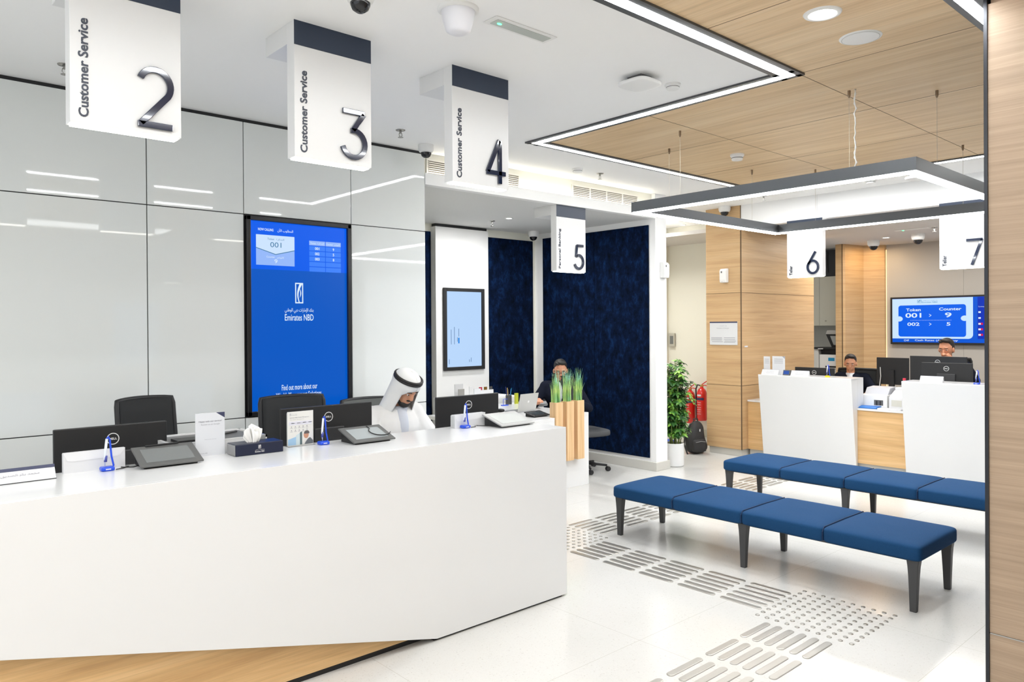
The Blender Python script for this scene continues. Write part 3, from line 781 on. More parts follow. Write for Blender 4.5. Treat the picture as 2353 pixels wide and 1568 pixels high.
MB().add([(.002, .0005, .003), (.045, .0005, .003), (.045, .0005, .045), (.002, .0005, .033)], [(0, 1, 2, 3)]).build('skyline_picture', P('sky_print', srgb(150, 185, 215), .5), fy)
MB().add([(.045, .0005, .003), (.066, .0005, .003), (.066, .0005, .062), (.045, .0005, .052)], [(0, 1, 2, 3)]).build('facade_picture', P('facade_print', srgb(190, 205, 210), .5), fy)
MB().add([(.066, .0003, .003), (.078, .0003, .003), (.078, .0003, .07), (.066, .0003, .064)], [(0, 1, 2, 3)]).build('column_picture', P('column_print', srgb(80, 100, 105), .5), fy)
sp_ = MB()
sp_.add([(.090, .0002, .003), (.138, .0002, .003), (.138, .0002, .018), (.122, .0002, .036), (.110, .0002, .030), (.098, .0002, .016)], [(0, 1, 2, 3, 4, 5)]).build('suit_picture', P('suit_print', srgb(100, 105, 110), .5), fy)
MB().add([(.083 + .017 + .014 * cos(a), .0001, .050 + .018 * sin(a)) for a in [k * pi / 8 for k in range(16)]], [tuple(range(16))]).build('face_picture', P('face_print', srgb(190, 140, 115), .5), fy)
MB().add([(.103 + .015 * cos(a), -.0001, .060 + .012 * sin(a)) for a in [k * pi / 8 for k in range(-1, 10)]], [tuple(range(11))]).build('hair_picture', P('hair_print', srgb(90, 85, 85), .5), fy)

tb = thing('tissue_box', 'navy tissue box with a white tissue pulled up', 'tissue box', (1.365, 3.445, 1.0), R(-1))
MB().box((0, 0, 0), (.232, .11, .055)).build('box', navy_box, tb, .004)
MB().box((-.001, .004, .003), (0, .106, .052)).build('end_panel', grey_box, tb, .0005)
lt = MB(); logo_mark(lt, (.108, -.0008, .028), (1, 0, 0), (0, 0, 1), .012, .017, .12); lettering(lt, 'Emirates NBD', (.092, -.0008, .011), (1, 0, 0), (0, 0, 1), .045, .006, .01); lettering(lt, BANK_AR, (.092, -.0008, .0185), (1, 0, 0), (0, 0, 1), .045, .006)
lt.build('logo', P('print_white', (.8, .8, .8), .5), tb, recalc=False)
random.seed(5)
def sheet(cx, cy, ang, hgt, w0, w1, ph, top):
    nx, nz = 18, 12; vs = []; ca, sa = cos(ang), sin(ang)
    for j in range(nz + 1):
        u = j / nz
        for i in range(nx + 1):
            t_ = i / nx * 2 - 1; w_ = w0 + (w1 - w0) * math.sin(min(1, u * 1.25) * pi / 2)
            x = t_ * w_; z = .048 + hgt * u * (1 - top * abs(t_) ** 1.6) + .004 * sin(7 * t_ + ph) * u
            y = (.010 + .010 * u) * sin(4.2 * t_ + ph + 1.2 * u) + .006 * sin(11 * t_ + 5 * u)
            vs.append((cx + x * ca - y * sa, cy + x * sa + y * ca, z))
    return vs, [(j * (nx + 1) + i, j * (nx + 1) + i + 1, (j + 1) * (nx + 1) + i + 1, (j + 1) * (nx + 1) + i) for j in range(nz) for i in range(nx)]
for nm, a_ in (('tissue', (.100, .055, .1, .088, .020, .046, .3, .28)), ('tissue', (.096, .050, -.5, .072, .016, .036, 2.1, .45)), ('tissue', (.118, .058, .5, .078, .014, .030, 4.0, .40))):
    vs_, fs_q = sheet(*a_)
    o = MB().add(vs_, fs_q).build(nm, tissue_m, tb, smooth=True); o.modifiers.new('s', 'SOLIDIFY').thickness = .0012
ac = thing('acrylic_block', 'small clear acrylic block behind the tissue box', 'card holder', (1.525, 3.57, 1.0))
MB().box((0, 0, 0), (.04, .03, .075)).build('block', P('acrylic_grey', (.45, .46, .46), .1, trans=.5), ac, .002)

npn = thing('name_plate', 'white name plate with a navy top on the near end of the counter', 'name plate', (.40, 3.46, 1.0), R(1))
MB().prism([(0, 0), (.055, 0), (.04, .052), (.036, .054)], 0, .245, 'x').build('body', P('plate_white', (.60, .61, .63), .3), npn, .001)
sl = lambda u: (.036 * u, .054 * u)
MB().add([(.0, *(V((sl(.80)[0] - .0008, sl(.80)[1])))), (.245, sl(.80)[0] - .0008, sl(.80)[1]), (.245, sl(1.0)[0] - .0008, sl(1.0)[1] + .001), (.0, sl(1.0)[0] - .0008, sl(1.0)[1] + .001)], [(0, 1, 2, 3)]).build('navy_stripe', navy_print, npn)
lt = MB(); upv = V((0, .036, .054)).normalized(); lettering(lt, arabic('محمد بكر الصديق'), V((.06, sl(.42)[0] - .0012, sl(.42)[1])), (1, 0, 0), upv, .13, .013)
lt.build('lettering', txt_grey, npn, recalc=False)
MB().box((0, -.003, 0), (.245, .0, .003)).build('edge', black_plastic, npn)

# ================================================================== TALL CALLING SCREEN
sc_ = thing('calling_screen', 'tall blue ticket calling screen set in the glass wall', 'display screen', (2.085, 5.073, .99))
SW, SH = .81, 1.385
bx = MB(); bz = .030
bx.box((0, -.035, 0), (bz, 0, SH)).box((SW - bz, -.035, 0), (SW, 0, SH)).box((0, -.035, 0), (SW, 0, bz)).box((0, -.035, SH - bz), (SW, 0, SH)).build('bezel', P('bezel_black', (.014, .014, .016), .25), sc_, .003)
def card_(name, mat, x0, z0, x1, z1, y=-.012, parent=sc_): return MB().add([(x0, y, z0), (x1, y, z0), (x1, y, z1), (x0, y, z1)], [(0, 1, 2, 3)]).build(name, mat, parent)
MB().box((bz, -.010, bz), (SW - bz, 0, SH - bz)).build('panel', EM('screen_blue', srgb(0, 88, 196), 1.0), sc_)
card_('header_field', EM('screen_bright_blue', srgb(0, 94, 238), 1.0), bz, 1.02, SW - bz, SH - bz, -.0105)
E_w = EM('screen_white', srgb(225, 242, 255), 1.0); E_pale = EM('screen_pale_blue', srgb(150, 185, 250), 1.0); E_lt = EM('screen_ticket', srgb(205, 228, 255), 1.0); E_cell = EM('screen_cell', srgb(60, 130, 250), 1.0); E_tx = EM('screen_ink', srgb(60, 120, 160), 1.0)
x0, x1 = .075, .36
card_('ticket_lower', E_pale, x0, 1.05, x1, 1.19, -.011)
MB().add([(x0, -.0115, 1.262), (x0, -.0115, 1.172), ((x0 + x1) / 2, -.0115, 1.130), (x1, -.0115, 1.165), (x1, -.0115, 1.262)], [(0, 1, 2, 3, 4)]).build('ticket_upper', E_lt, sc_)
MB().strip([(x0, 1.170), ((x0 + x1) / 2, 1.128), (x1, 1.163)], .005, -.0118, -.0117).build('ticket_line', E_tx, sc_)
y_ = -.0125; Rr, Uu = (1, 0, 0), (0, 0, 1)
lt = MB(); lettering(lt, '001', (.178, y_, 1.178), Rr, Uu, .082, .036); lettering(lt, 'Ticket', (.157, y_, 1.228), Rr, Uu, .05, .014); lettering(lt, arabic('التذكرة'), (.222, y_, 1.226), Rr, Uu, .06, .016)
lt.build('ticket_text', E_tx, sc_, recalc=False)
lt = MB(); lettering(lt, '9', (.208, y_, 1.066), Rr, Uu, .022, .028); lettering(lt, 'Counter', (.150, y_, 1.103), Rr, Uu, .062, .013); lettering(lt, arabic('كاونتر'), (.225, y_, 1.098), Rr, Uu, .055, .017)
lettering(lt, 'NOW CALLING', (.090, y_, 1.290), Rr, Uu, .112, .018, .02); lettering(lt, arabic('المطلوب الآن'), (.232, y_, 1.286), Rr, Uu, .118, .026, .005)
lt.build('calling_text', E_w, sc_, recalc=False)
tbx = [(.475, .602), (.607, .732)]
for k in range(6):
    z = 1.245 - k * .0385
    for a, c in tbx: card_('table_cell', E_pale if k == 0 else E_cell, a, z - .033, c, z, -.0112)
lt = MB()
for k, (a, c) in enumerate((('001', '9'), ('002', '5'), ('003', '8'))):
    z = 1.245 - (k + 1) * .0385 - .027
    lettering(lt, a, (.520, y_, z), Rr, Uu, .036, .020, .02); lettering(lt, c, (.664, y_, z), Rr, Uu, .012, .020, .02)
z = 1.245 - .024
lettering(lt, 'Ticket', (.483, y_, z), Rr, Uu, .045, .012); lettering(lt, arabic('التذكرة'), (.538, y_, z - .002), Rr, Uu, .055, .015); lettering(lt, 'Counter', (.612, y_, z), Rr, Uu, .055, .012); lettering(lt, arabic('كاونتر'), (.675, y_, z - .002), Rr, Uu, .05, .015)
lettering(lt, BANK_AR, (.282, y_, .712), Rr, Uu, .222, .038, .004); lettering(lt, 'Emirates NBD', (.282, y_, .660), Rr, Uu, .222, .046, .008)
lettering(lt, 'Find out more about our', (.255, y_, .162), Rr, Uu, .275, .040, .006); lettering(lt, 'Wealth Management Solutions', (.212, y_, .102), Rr, Uu, .350, .044, .006)
lt.build('bank_text', E_w, sc_, recalc=False)
lt = MB(); logo_mark(lt, (.362, y_, .785), Rr, Uu, .062, .148, .13); lt.build('bank_emblem', E_w, sc_, recalc=False)

# ================================================================== BENCHES
def bench(label, loc):
    t = thing('bench', label, 'bench', loc, 0, 'blue upholstered waiting benches')
    L_, D_, M4 = 2.19, .605, 2.19 / 4
    for k in range(4):
        def fn(p, k=k):
            p = p.copy(); 
            if p.z > 0: p.z += .010 * (1 - (p.x / (D_ / 2)) ** 2) * (1 - .8 * abs(p.y / (M4 / 2)) ** 3)
            if p.z < 0: p.x *= 1 / max(.9, 1 - .0 * p.z)
            return p
        c = MB().sbox((D_ / 2, M4 * (k + .5), .331), (D_ / 2, M4 / 2 + .004, .052), .10, 72, 28, fn, .30).build('seat_cushion', fab, t, smooth=True)
        if k: MB().tube([(.006, M4 * k, .30), (.004, M4 * k, .35), (.03, M4 * k, .376), (D_ / 2, M4 * k, .3795), (D_ - .03, M4 * k, .376), (D_ - .004, M4 * k, .35)], .003, 6).build('seam', P('seam_navy', srgb(18, 42, 78), .8), t)
    MB().box((.06, .06, .272), (D_ - .06, L_ - .06, .296)).build('under_frame', leg_m, t)
    def leg(x, y, sx):
        """tapered blade leg; sx points to the outside in x"""
        mb = MB(); lv = [(.0, .0155, .0, .018), (.10, .018, .0, .021), (.20, .021, .0, .025), (.25, .024, .004, .028), (.290, .024, .006, .034)]
        vs = []
        for z, hx, off, hy in lv:
            cx = x + sx * (.006 * (1 - z / .29))
            for a, c in ((-1, -1), (1, -1), (1, 1), (-1, 1)):
                vs.append((cx + a * hx, y + c * hy, z))
        fs = [(0, 3, 2, 1)] + [(i * 4 + k, i * 4 + (k + 1) % 4, i * 4 + 4 + (k + 1) % 4, i * 4 + 4 + k) for i in range(4) for k in range(4)] + [(16, 17, 18, 19)]
        return mb.add(vs, fs).build('leg', leg_m, t, .004)
    for y in (.045, L_ / 2, L_ - .045):
        leg(.045, y, -1); leg(D_ - .045, y, 1)
    return t
bn = bench('blue upholstered bench in the front row beside the tactile strip', (4.385, 1.56, 0))
dup(bn, (5.93, 1.58, 0), label='blue upholstered bench in the back row before the teller counters')

# ================================================================== TACTILE PAVING
def bar_mesh(L_, w, h):
    n = 8; r = w / 2
    out = [(L_ - r + r * cos(a), r * sin(a)) for a in [-pi / 2 + pi * k / n for k in range(n + 1)]] + [(r + r * cos(a), r * sin(a)) for a in [pi / 2 + pi * k / n for k in range(n + 1)]]
    k_ = .86; c = (L_ / 2, 0)
    inn = [(c[0] + (x - c[0]) * (1 - .0035 * 2 / L_), y * k_) for x, y in out]
    vs = [(x, y, 0) for x, y in out] + [(x, y, h * .6) for x, y in out] + [(x, y, h) for x, y in inn]; m_ = len(out)
    fs = [(j * m_ + i, j * m_ + (i + 1) % m_, (j + 1) * m_ + (i + 1) % m_, (j + 1) * m_ + i) for j in range(2) for i in range(m_)] + [tuple(2 * m_ + i for i in range(m_))]
    return MB().add(vs, fs)
tb0 = bar_mesh(.262, .038, .0045).build('tactile_bar', steel)
first = [True]
def put(o0, flag, loc, rz, label, cat, group):
    o = o0 if flag[0] else o0.copy()
    if not flag[0]: COL.objects.link(o)
    flag[0] = False
    o.location = loc; o.rotation_euler = (0, 0, rz); tag(o, label, cat, group)
for t0 in (3.672, 3.366, 3.064, 2.762, 2.462):
    for k in range(6): put(tb0, first, (3.845 + .0672 * k, t0, 0), -pi / 2, 'steel tactile bar in the strip running along the front bench', 'tactile bar', 'tactile bars along the front bench')
for t0 in (3.425, 3.112, 2.80, 2.488, 2.176, 1.864):
    for k in range(6): put(tb0, first, (t0, 2.068 - .0668 * k, 0), 0, 'steel tactile bar in the strip leading from the studs towards the entrance', 'tactile bar', 'tactile bars towards the entrance')
for i in range(10):
    for k in range(6): put(tb0, first, (4.335 + .3125 * i, 4.155 - .0656 * k, 0), 0, 'steel tactile bar in the strip passing beyond the bench ends', 'tactile bar', 'tactile bars beyond the benches')
sd0 = MB().lathe([(.0125, 0), (.0125, .002), (.010, .0045), (.004, .005), (.0005, .005)], seg=14, cap=False).build('tactile_stud', steel, smooth='auto')
fs_ = [True]
for i in range(10):
    for j in range(10):
        put(sd0, fs_, (3.749 + .0597 * i, 1.652 + .0573 * j, 0), 0, 'round steel tactile stud in the square field by the near end of the front bench', 'tactile stud', 'tactile studs by the bench end')
for i in range(10):
    for j in range(8):
        put(sd0, fs_, (3.745 + .0598 * i, 3.722 + .0565 * j, 0), 0, 'round steel tactile stud in the square field by the service counter end', 'tactile stud', 'tactile studs by the counter end')

# ================================================================== PLANT, BAG, EXTINGUISHERS
pt_ = thing('potted_plant', 'leafy green umbrella plant in a white cylinder pot by the white end post', 'plant', (7.06, 5.115, 0))
MB().lathe([(.10, 0), (.112, .012), (.112, .255), (.106, .262), (.100, .255), (.100, .22), (.001, .22)], seg=36, cap=False).build('pot', solid_white, pt_, smooth='auto')
MB().lathe([(.1, .235), (.001, .24)], seg=24, cap=False).build('soil', soil, pt_)
random.seed(11); st = MB(); fo = MB()
def leaflet(c, d, up, L_, w):
    d = d.normalized(); s_ = d.cross(up).normalized(); u = s_.cross(d)
    pr = [(0, 0, 0), (.25, .6, .02), (.55, 1, .0), (.8, .7, -.05), (1, 0, -.14)]
    vs, n = [], len(pr)
    for a, b_, dz in pr: vs.append(c + d * a * L_ + u * (dz * L_))
    for a, b_, dz in pr: vs.append(c + d * a * L_ + s_ * b_ * w + u * (dz * L_ + .012 * b_ * 0 + w * .25 * b_))
    for a, b_, dz in pr: vs.append(c + d * a * L_ - s_ * b_ * w + u * (dz * L_ + w * .25 * b_))
    fs = []
    for i in range(n - 1): fs += [(i, i + 1, n + i + 1, n + i), (i + 1, i, 2 * n + i, 2 * n + i + 1)]
    fo.add(vs, fs)
for k in range(15):
    a = 2 * pi * k / 15 + random.random(); r0 = random.uniform(.02, .07); top = (1.14, .95, .75, 1.05, .6)[k % 5] + random.uniform(-.05, .03)
    base = V((r0 * cos(a), r0 * sin(a), .23)); lean_ = random.uniform(.03, .09)
    P_ = [base + V((lean_ * cos(a) * u, lean_ * sin(a) * u, (top - .23) * u)) for u in [q_ / 6 for q_ in range(7)]]
    st.tube(P_, .0055, 6)
    z = .36
    while z < top + .03:
        u = min(1, (z - .23) / (top - .23)); p = base + V((lean_ * cos(a) * u, lean_ * sin(a) * u, z - .23))
        ang = random.random() * 2 * pi; pet = V((cos(ang), sin(ang), random.uniform(.1, .7))).normalized()
        e = p + pet * random.uniform(.03, .085); st.tube([p, e], .002, 4)
        nl = random.randint(6, 8); ax = V((pet.x * .5, pet.y * .5, 1)).normalized()
        s1 = ax.cross(V((0, 1, .1))).normalized(); s2 = ax.cross(s1)
        for q_ in range(nl):
            b_ = 2 * pi * q_ / nl; dd = s1 * cos(b_) + s2 * sin(b_) + ax * random.uniform(-.35, .1)
            leaflet(e, dd, ax, random.uniform(.055, .085), random.uniform(.013, .019))
        z += random.uniform(.026, .046)
st.build('stems', stem_m, pt_, smooth=True); fo.build('foliage', leaf_m, pt_, recalc=False)

def extinguisher(label, loc, body_r=.072):
    t = thing('fire_extinguisher', label, 'fire extinguisher', loc, 0, 'red fire extinguishers')
    MB().lathe([(.001, 0), (body_r * .9, 0), (body_r, .015), (body_r, .37), (body_r * .93, .405), (body_r * .7, .44), (.024, .462), (.02, .48), (.001, .48)], seg=28, cap=False).build('cylinder', red_paint, t, smooth='auto')
    MB().box((-.018, -.018, .478), (.018, .018, .505)).build('valve', P('brass', (.5, .38, .12), .3, metal=.8), t, .003)
    MB().tube([(0, 0, .505), (.0, -.03, .525), (.0, -.085, .560)], .007, 6).tube([(0, 0, .495), (0, -.05, .500), (0, -.095, .492)], .007, 6).build('handle', red_paint, t)
    MB().tube([(0, .02, .49), (0, .07, .50), (0, .098, .44), (0, .095, .30), (0, .088, .10), (0, .085, .05)], .010, 8).build('hose', rubber, t, smooth=True)
    MB().lathe([(.010, .05), (.018, .0)], (0, .086, 0), 12).build('nozzle', rubber, t)
    # printed label facing the hall (-x)
    def wrap(nm, z0, z1, mat, a0=130, a1=235, r=.0005):
        n = 10; vs = [((body_r + r) * cos(R(a0 + (a1 - a0) * k / n)), (body_r + r) * sin(R(a0 + (a1 - a0) * k / n)), z) for z in (z0, z1) for k in range(n + 1)]
        MB().add(vs, [(k, k + 1, n + 2 + k, n + 1 + k) for k in range(n)]).build(nm, mat, t)
    wrap('navy_label', .29, .325, P('ext_navy', srgb(38, 44, 84), .4)); wrap('white_label', .345, .37, paper, 150, 205, .0006)
    lt = MB()
    for k, z in enumerate((.25, .22, .18, .15, .12, .09)):
        lettering(lt, ('POWDER', 'ABC', 'PULL PIN', 'AIM', 'SQUEEZE', '6 KG')[k], (-body_r - .001, .030, z), (0, -1, 0), (0, 0, 1), .06, .014)
    lt.build('print', P('ext_print', (.75, .6, .58), .5), t, recalc=False)
    MB().box((.07, -.03, .30), (.10 + .05, .03, .36)).build('bracket', black_plastic, t)
    return t
extinguisher('red fire extinguisher partly hidden by the plant and backpack', (9.06, 6.28, .20), .072)
extinguisher('red fire extinguisher with a navy label next to the oak block', (9.06, 6.085, .25), .070)

bp = thing('backpack', 'black backpack standing on the floor by the oak block', 'backpack', (7.93, 5.42, 0), R(-20))
def bagfn(p):
    p = p.copy(); u = (p.z + .2) / .4; k = 1 - .62 * max(0, u - .15) ** 1.3
    p.x *= k; p.y *= k * (1.0 if p.y > 0 else 1.05); p.x += .012 * sin(9 * u); return p
MB().sbox((0, 0, .203), (.135, .095, .2), .55, 32, 22, bagfn).build('main_bag', bag_m, bp, smooth=True)
MB().sbox((-.01, -.075, .11), (.095, .045, .085), .5, 24, 14).build('front_pocket', bag_m, bp, smooth=True)
MB().tube([(-.03, 0, .395), (-.03, 0, .43), (.03, 0, .43), (.03, 0, .395)], .007, 6).build('top_handle', rubber, bp, smooth=True)
MB().tube([(-.05, .03, .37), (-.12, .05, .26), (-.15, .03, .12), (-.13, 0, .02), (-.14, -.03, .006)], .010, 6).build('shoulder_strap', rubber, bp, smooth=True)
MB().tube([(-.08, -.118, .155), (-.01, -.126, .165), (.06, -.118, .155)], .0035, 6).build('zip', P('zip_grey', (.3, .3, .3), .4), bp)
MB().box((.0, -.083, .28), (.012, -.078, .31)).build('logo_patch', paper, bp)
sh = thing('shoe_bag', 'blue and black bag on the floor behind the plant pot', 'bag', (8.1, 5.95, 0))
MB().sbox((0, 0, .05), (.06, .07, .05), .6).build('bag', P('bag_blue', srgb(30, 70, 170), .5), sh, smooth=True)
MB().tube([(0, -.09, .14), (.0, -.11, .07), (0, -.12, .01)], .018, 8).build('strap', rubber, sh, smooth=True)
cable('black power cable on the floor between the backpack and the oak block', [(8.5, 5.8, .006), (8.4, 5.6, .006), (8.25, 5.5, .006), (8.15, 5.42, .006), (8.05, 5.45, .03)], .006)

# ================================================================== WALL DEVICES AND NOTICES
def dispenser(label, loc, rz):
    t = thing('scent_dispenser', label, 'dispenser', loc, rz, 'white wall dispensers')
    MB().prism([(-.055, 0), (-.062, .04), (-.062, .145), (-.045, .17), (0, .175), (0, 0)], -.046, .046, 'x').build('housing', white_plastic, t, .008, bseg=3)
    MB().box((-.025, -.0635, .118), (-.008, -.0615, .140)).build('window', grey_plastic, t)
    MB().box((-.02, -.063, .01), (.0, -.0615, .014)).build('seam_mark', P('mark_grey', (.5, .5, .5), .5), t)
    return t
# local prism is (y, z) with -y facing out
dispenser('white scent dispenser on the oak block', (8.098, 5.092, 2.115), -pi / 2)
dispenser('white scent dispenser on the side of the white end post', (6.775, 5.049, 2.12), 0)
nb = thing('notice_board', 'framed white schedule of charges notice on the oak block', 'notice', (8.099, 5.313, 1.352), -pi / 2)
MB().box((0, -.008, 0), (.385, 0, .287)).build('board', paper, nb, .001)
MB().box((0, -.009, .270), (.385, -.008, .287)).build('navy_edge', navy_print, nb)
lt = MB(); lettering(lt, 'Schedule of Charges', (.10, -.0088, .195), (1, 0, 0), (0, 0, 1), .17, .018); lettering(lt, arabic('بنك الإمارات'), (.13, -.0088, .225), (1, 0, 0), (0, 0, 1), .11, .016)
for k, (x, z) in enumerate(((.02, .085), (.02, .07), (.02, .055), (.03, .035), (.20, .085), (.20, .065), (.21, .045), (.20, .03))):
    lt.add([(x + a, -.0088, z + c) for a, c in ((0, 0), (.155, 0), (.155, .006), (0, .006))], [(0, 1, 2, 3)])
lt.build('print', txt_light, nb, recalc=False)
sw = thing('switch_panel', 'small intercom panel on the cream passage wall beside the end post', 'intercom', (9.19, 6.72, 1.28), -pi / 2)
MB().box((0, -.03, 0), (.10, 0, .2)).build('housing', P('intercom_grey', (.45, .44, .38), .4), sw, .004)
MB().box((.02, -.032, .04), (.08, -.03, .16)).build('display', screen_off, sw)
sg = thing('door_label', 'tiny white label on the oak block side', 'label plate', (8.17, 4.879, 1.325), 0)
MB().box((0, -.003, 0), (.07, 0, .018)).build('plate', paper, sg)

# pale blue touch screen on the pillar
ds = thing('display_screen', 'upright screen showing a pale blue page on the white pillar', 'display screen', (5.103, 6.858, 1.095))
DW, DH = .597, .948
MB().box((0, -.03, 0), (.04, 0, DH)).box((DW - .04, -.03, 0), (DW, 0, DH)).box((.04, -.03, 0), (DW - .04, 0, .04)).box((.04, -.03, DH - .04), (DW - .04, 0, DH)).build('bezel', black_plastic, ds, .003)
MB().box((.04, -.012, .04), (DW - .04, 0, DH - .04)).build('panel', EM('pale_page', srgb(186, 216, 252), 1.0), ds)
E_dim = EM('page_ink', srgb(110, 140, 180), 1); lt = MB()
for x, z0, z1 in ((.105, .30, .47), (.150, .30, .50), (.195, .33, .38), (.215, .39, .48), (.075, .075, .13), (.37, .09, .12), (.395, .09, .14)):
    lt.add([(x, -.0125, z0), (x + .008, -.0125, z0), (x + .008, -.0125, z1), (x, -.0125, z1)], [(0, 1, 2, 3)])
lt.build('page_lines', E_dim, ds)
MB().box((.210, -.0128, .31), (.228, -.012, .375)).build('page_button', EM('page_button', srgb(20, 130, 225), 1), ds)

# low white cabinet below it, with small things on top
lc = thing('low_cabinet', 'low white cabinet under the pale blue screen', 'cabinet', (4.95, 6.45, 0))
MB().box((0, 0, .06), (.88, .40, .80)).build('body', white_wall, lc, .002)
for k in range(2): MB().box((.01 + .435 * k, -.012, .08), (.435 + .435 * k, 0, .78)).build('door', solid_white, lc, .002)
MB().box((.02, .03, 0), (.86, .38, .06)).build('plinth', grey_plastic, lc)
def small_card(label, x, y, w, h, mat, nm='leaflet', z=.80, group=None):
    o = MB().box((0, 0, 0), (w, .006, h)).build(nm, mat); o.location = (x, y, z); tag(o, label, nm.replace('_', ' '), group); return o
small_card('patterned grey brochure standing on the low white cabinet', 5.12, 6.60, .085, .10, P('brochure_pattern', (.28, .27, .25), .6), 'brochure')
small_card('clear leaflet stand behind the patterned brochure', 5.13, 6.68, .12, .15, P('stand_clear', (.6, .6, .6), .2), 'leaflet_stand')
small_card('white leaflet rack beside the patterned brochure', 5.29, 6.62, .055, .12, P('rack_white', (.60, .60, .60), .5), 'leaflet_rack')
small_card('white folded leaflet on the low white cabinet', 5.36, 6.62, .10, .09, paper, 'leaflet')
for k, (x, c, nm) in enumerate(((5.50, srgb(170, 20, 50), 'red bank card'), (5.575, srgb(110, 80, 20), 'gold bank card'), (5.655, srgb(70, 70, 70), 'grey bank card'))):
    small_card(nm + ' on show under the pale blue screen', x, 6.70, .045, .035, P('card_%d' % k, c, .4), 'bank_card', .86, 'bank cards on show')
o = MB().box((0, 0, 0), (.23, .03, .06)).build('card_display', solid_white); o.location = (5.485, 6.698, .80); tag(o, 'small white display block carrying the three bank cards', 'display block')

# ================================================================== PERSONAL BANKING DESK
dk = thing('banking_desk', 'white personal banking desk with a solid end panel', 'desk', (4.30, 5.02, 0))
MB().box((0, .10, .69), (1.33, 1.05, .725)).box((.45, 0, .69), (.745, .10, .725)).build('desk_top', solid_white, dk, .002)
MB().box((.0, .10, 0), (1.33, .13, .69)).build('front_panel', solid_white, dk, .002)
MB().box((1.30, .13, 0), (1.33, 1.02, .69)).build('end_panel', solid_white, dk, .002)
MB().box((.45, 0, .60), (.745, .10, .69)).build('apron', solid_white, dk, .002)
dk2 = thing('return_desk', 'white side desk running back to the navy velvet wall', 'desk', (4.75, 6.07 - .0, 0))
MB().box((0, 0.005, .69), (1.75, .36, .722)).build('desk_top', solid_white, dk2, .002)
MB().box((1.72, .02, 0), (1.75, .34, .69)).build('leg_panel', solid_white, dk2)
MB().box((.02, .02, 0), (.05, .34, .69)).build('leg_panel', solid_white, dk2)

grass_m = P('grass_green', srgb(120, 175, 95), .5)
nt, N, L, b = nodes(grass_m)
mp = texmap(grass_m, (1, 1, 1)); nn = noise(grass_m, mp, 5, 2)
rr = ramp(grass_m, nn.outputs['Fac'], [(.38, srgb(150, 215, 200)), (.5, srgb(140, 190, 120)), (.62, srgb(190, 215, 130))])
L.new(rr.outputs['Color'], b.inputs['Base Color'])
for k, (xp, lab) in enumerate(((5.075, 'square timber planter post beside the raised end of the desk'), (5.228, 'middle one of the square timber planter posts'), (5.376, 'square timber planter post standing fully clear of the counter'))):
    t = thing('planter_post', lab + ', green blades on top', 'planter', (xp, 5.032, .29), 0, 'timber planter posts on the banking desk')
    MB().box((0, 0, 0), (.095, .085, .575)).build('post', oak_post, t, .001)
    gr = MB(); random.seed(40 + k)
    for q_ in range(60):
        bx_, by_ = random.uniform(.01, .085), random.uniform(.01, .075); a = random.random() * 6.28; hh_ = random.uniform(.16, .33); ln = random.uniform(.0, .055); w_ = random.uniform(.004, .0075)
        d = V((cos(a), sin(a), 0)); s_ = V((-sin(a), cos(a), 0)); vs = []
        for u in (0, .35, .7, 1): 
            c = V((bx_, by_, .57)) + d * ln * u * u + V((0, 0, hh_ * u)); ww_ = w_ * (1 - u * .92); vs += [c - s_ * ww_, c + s_ * ww_]
        gr.add(vs, [(0, 1, 3, 2), (2, 3, 5, 4), (4, 5, 7, 6)])
    g_ = gr.build('grass_blades', grass_m, t, recalc=False); g_['kind'] = 'stuff'

lp = thing('laptop', 'silver laptop seen from behind its open lid', 'laptop', (5.20, 5.58, .725), R(4))
MB().box((-.13, .0, 0), (.13, .18, .012)).build('base', alu, lp, .003)
a = MB(); a.M = Matrix.Translation((0, 0, .012)) @ Matrix.Rotation(R(14), 4, 'X'); a.box((-.135, -.006, 0), (.135, 0, .185)).build('lid', P('lid_silver', (.50, .50, .49), .35, metal=.3), lp, .003)
a2 = MB(); a2.M = a.M; n = 24; a2.add([(.012 * cos(2 * pi * k / n), -.0065, .10 + .012 * sin(2 * pi * k / n)) for k in range(n)], [tuple(range(n))]).build('badge', P('badge_pale', (.75, .75, .75), .3), lp)
tablet('black signature tablet beside the silver laptop', (5.03, 5.17, .725), R(3), .22, .15, 12, black_plastic, P('scr_dark', (.05, .06, .065), .15))
ms = thing('computer_mouse', 'black mouse on its mat beside the silver laptop', 'mouse', (5.0, 5.75, .725))
MB().sbox((0, 0, .018), (.03, .045, .016), .7).build('shell', black_plastic, ms, smooth=True)
o = MB().box((-.1, -.07, 0), (.1, .07, .002)).build('mouse_mat', P('mat_dark', (.12, .12, .12), .7)); o.location = (4.99, 5.75, .7232); tag(o, 'dark mouse mat under the black mouse', 'mouse mat')
ms.location.z = .7255
pc = thing('pen_cup', 'black mesh cup full of pens on the side desk', 'pen cup', (5.60, 6.30, .722))
MB().lathe([(.035, 0), (.035, .10), (.031, .10), (.031, .004), (.001, .004)], seg=20, cap=False).build('cup', P('cup_mesh', (.06, .06, .06), .4), pc, smooth='auto')
for k, c in enumerate((srgb(40, 60, 170), srgb(220, 190, 120), srgb(30, 40, 110), srgb(40, 40, 45), srgb(20, 140, 170))):
    a_ = k * 1.3; MB().tube([(.012 * cos(a_), .012 * sin(a_), .01), (.034 * cos(a_), .034 * sin(a_), .17 + .012 * (k % 3))], .004, 6).build('pen', P('pen_c%d' % k, c, .4), pc)
o = MB().box((-.02, -.012, 0), (.02, .012, .12)).build('highlighter_box', P('hl_yellow', srgb(200, 205, 60), .4)); o.location = (5.69, 6.27, .722); tag(o, 'yellow green marker box beside the pen cup', 'marker box')
st_ = thing('stapler', 'red stapler on the side desk beside the pen cup', 'stapler', (5.93, 6.30, .722), R(-25))
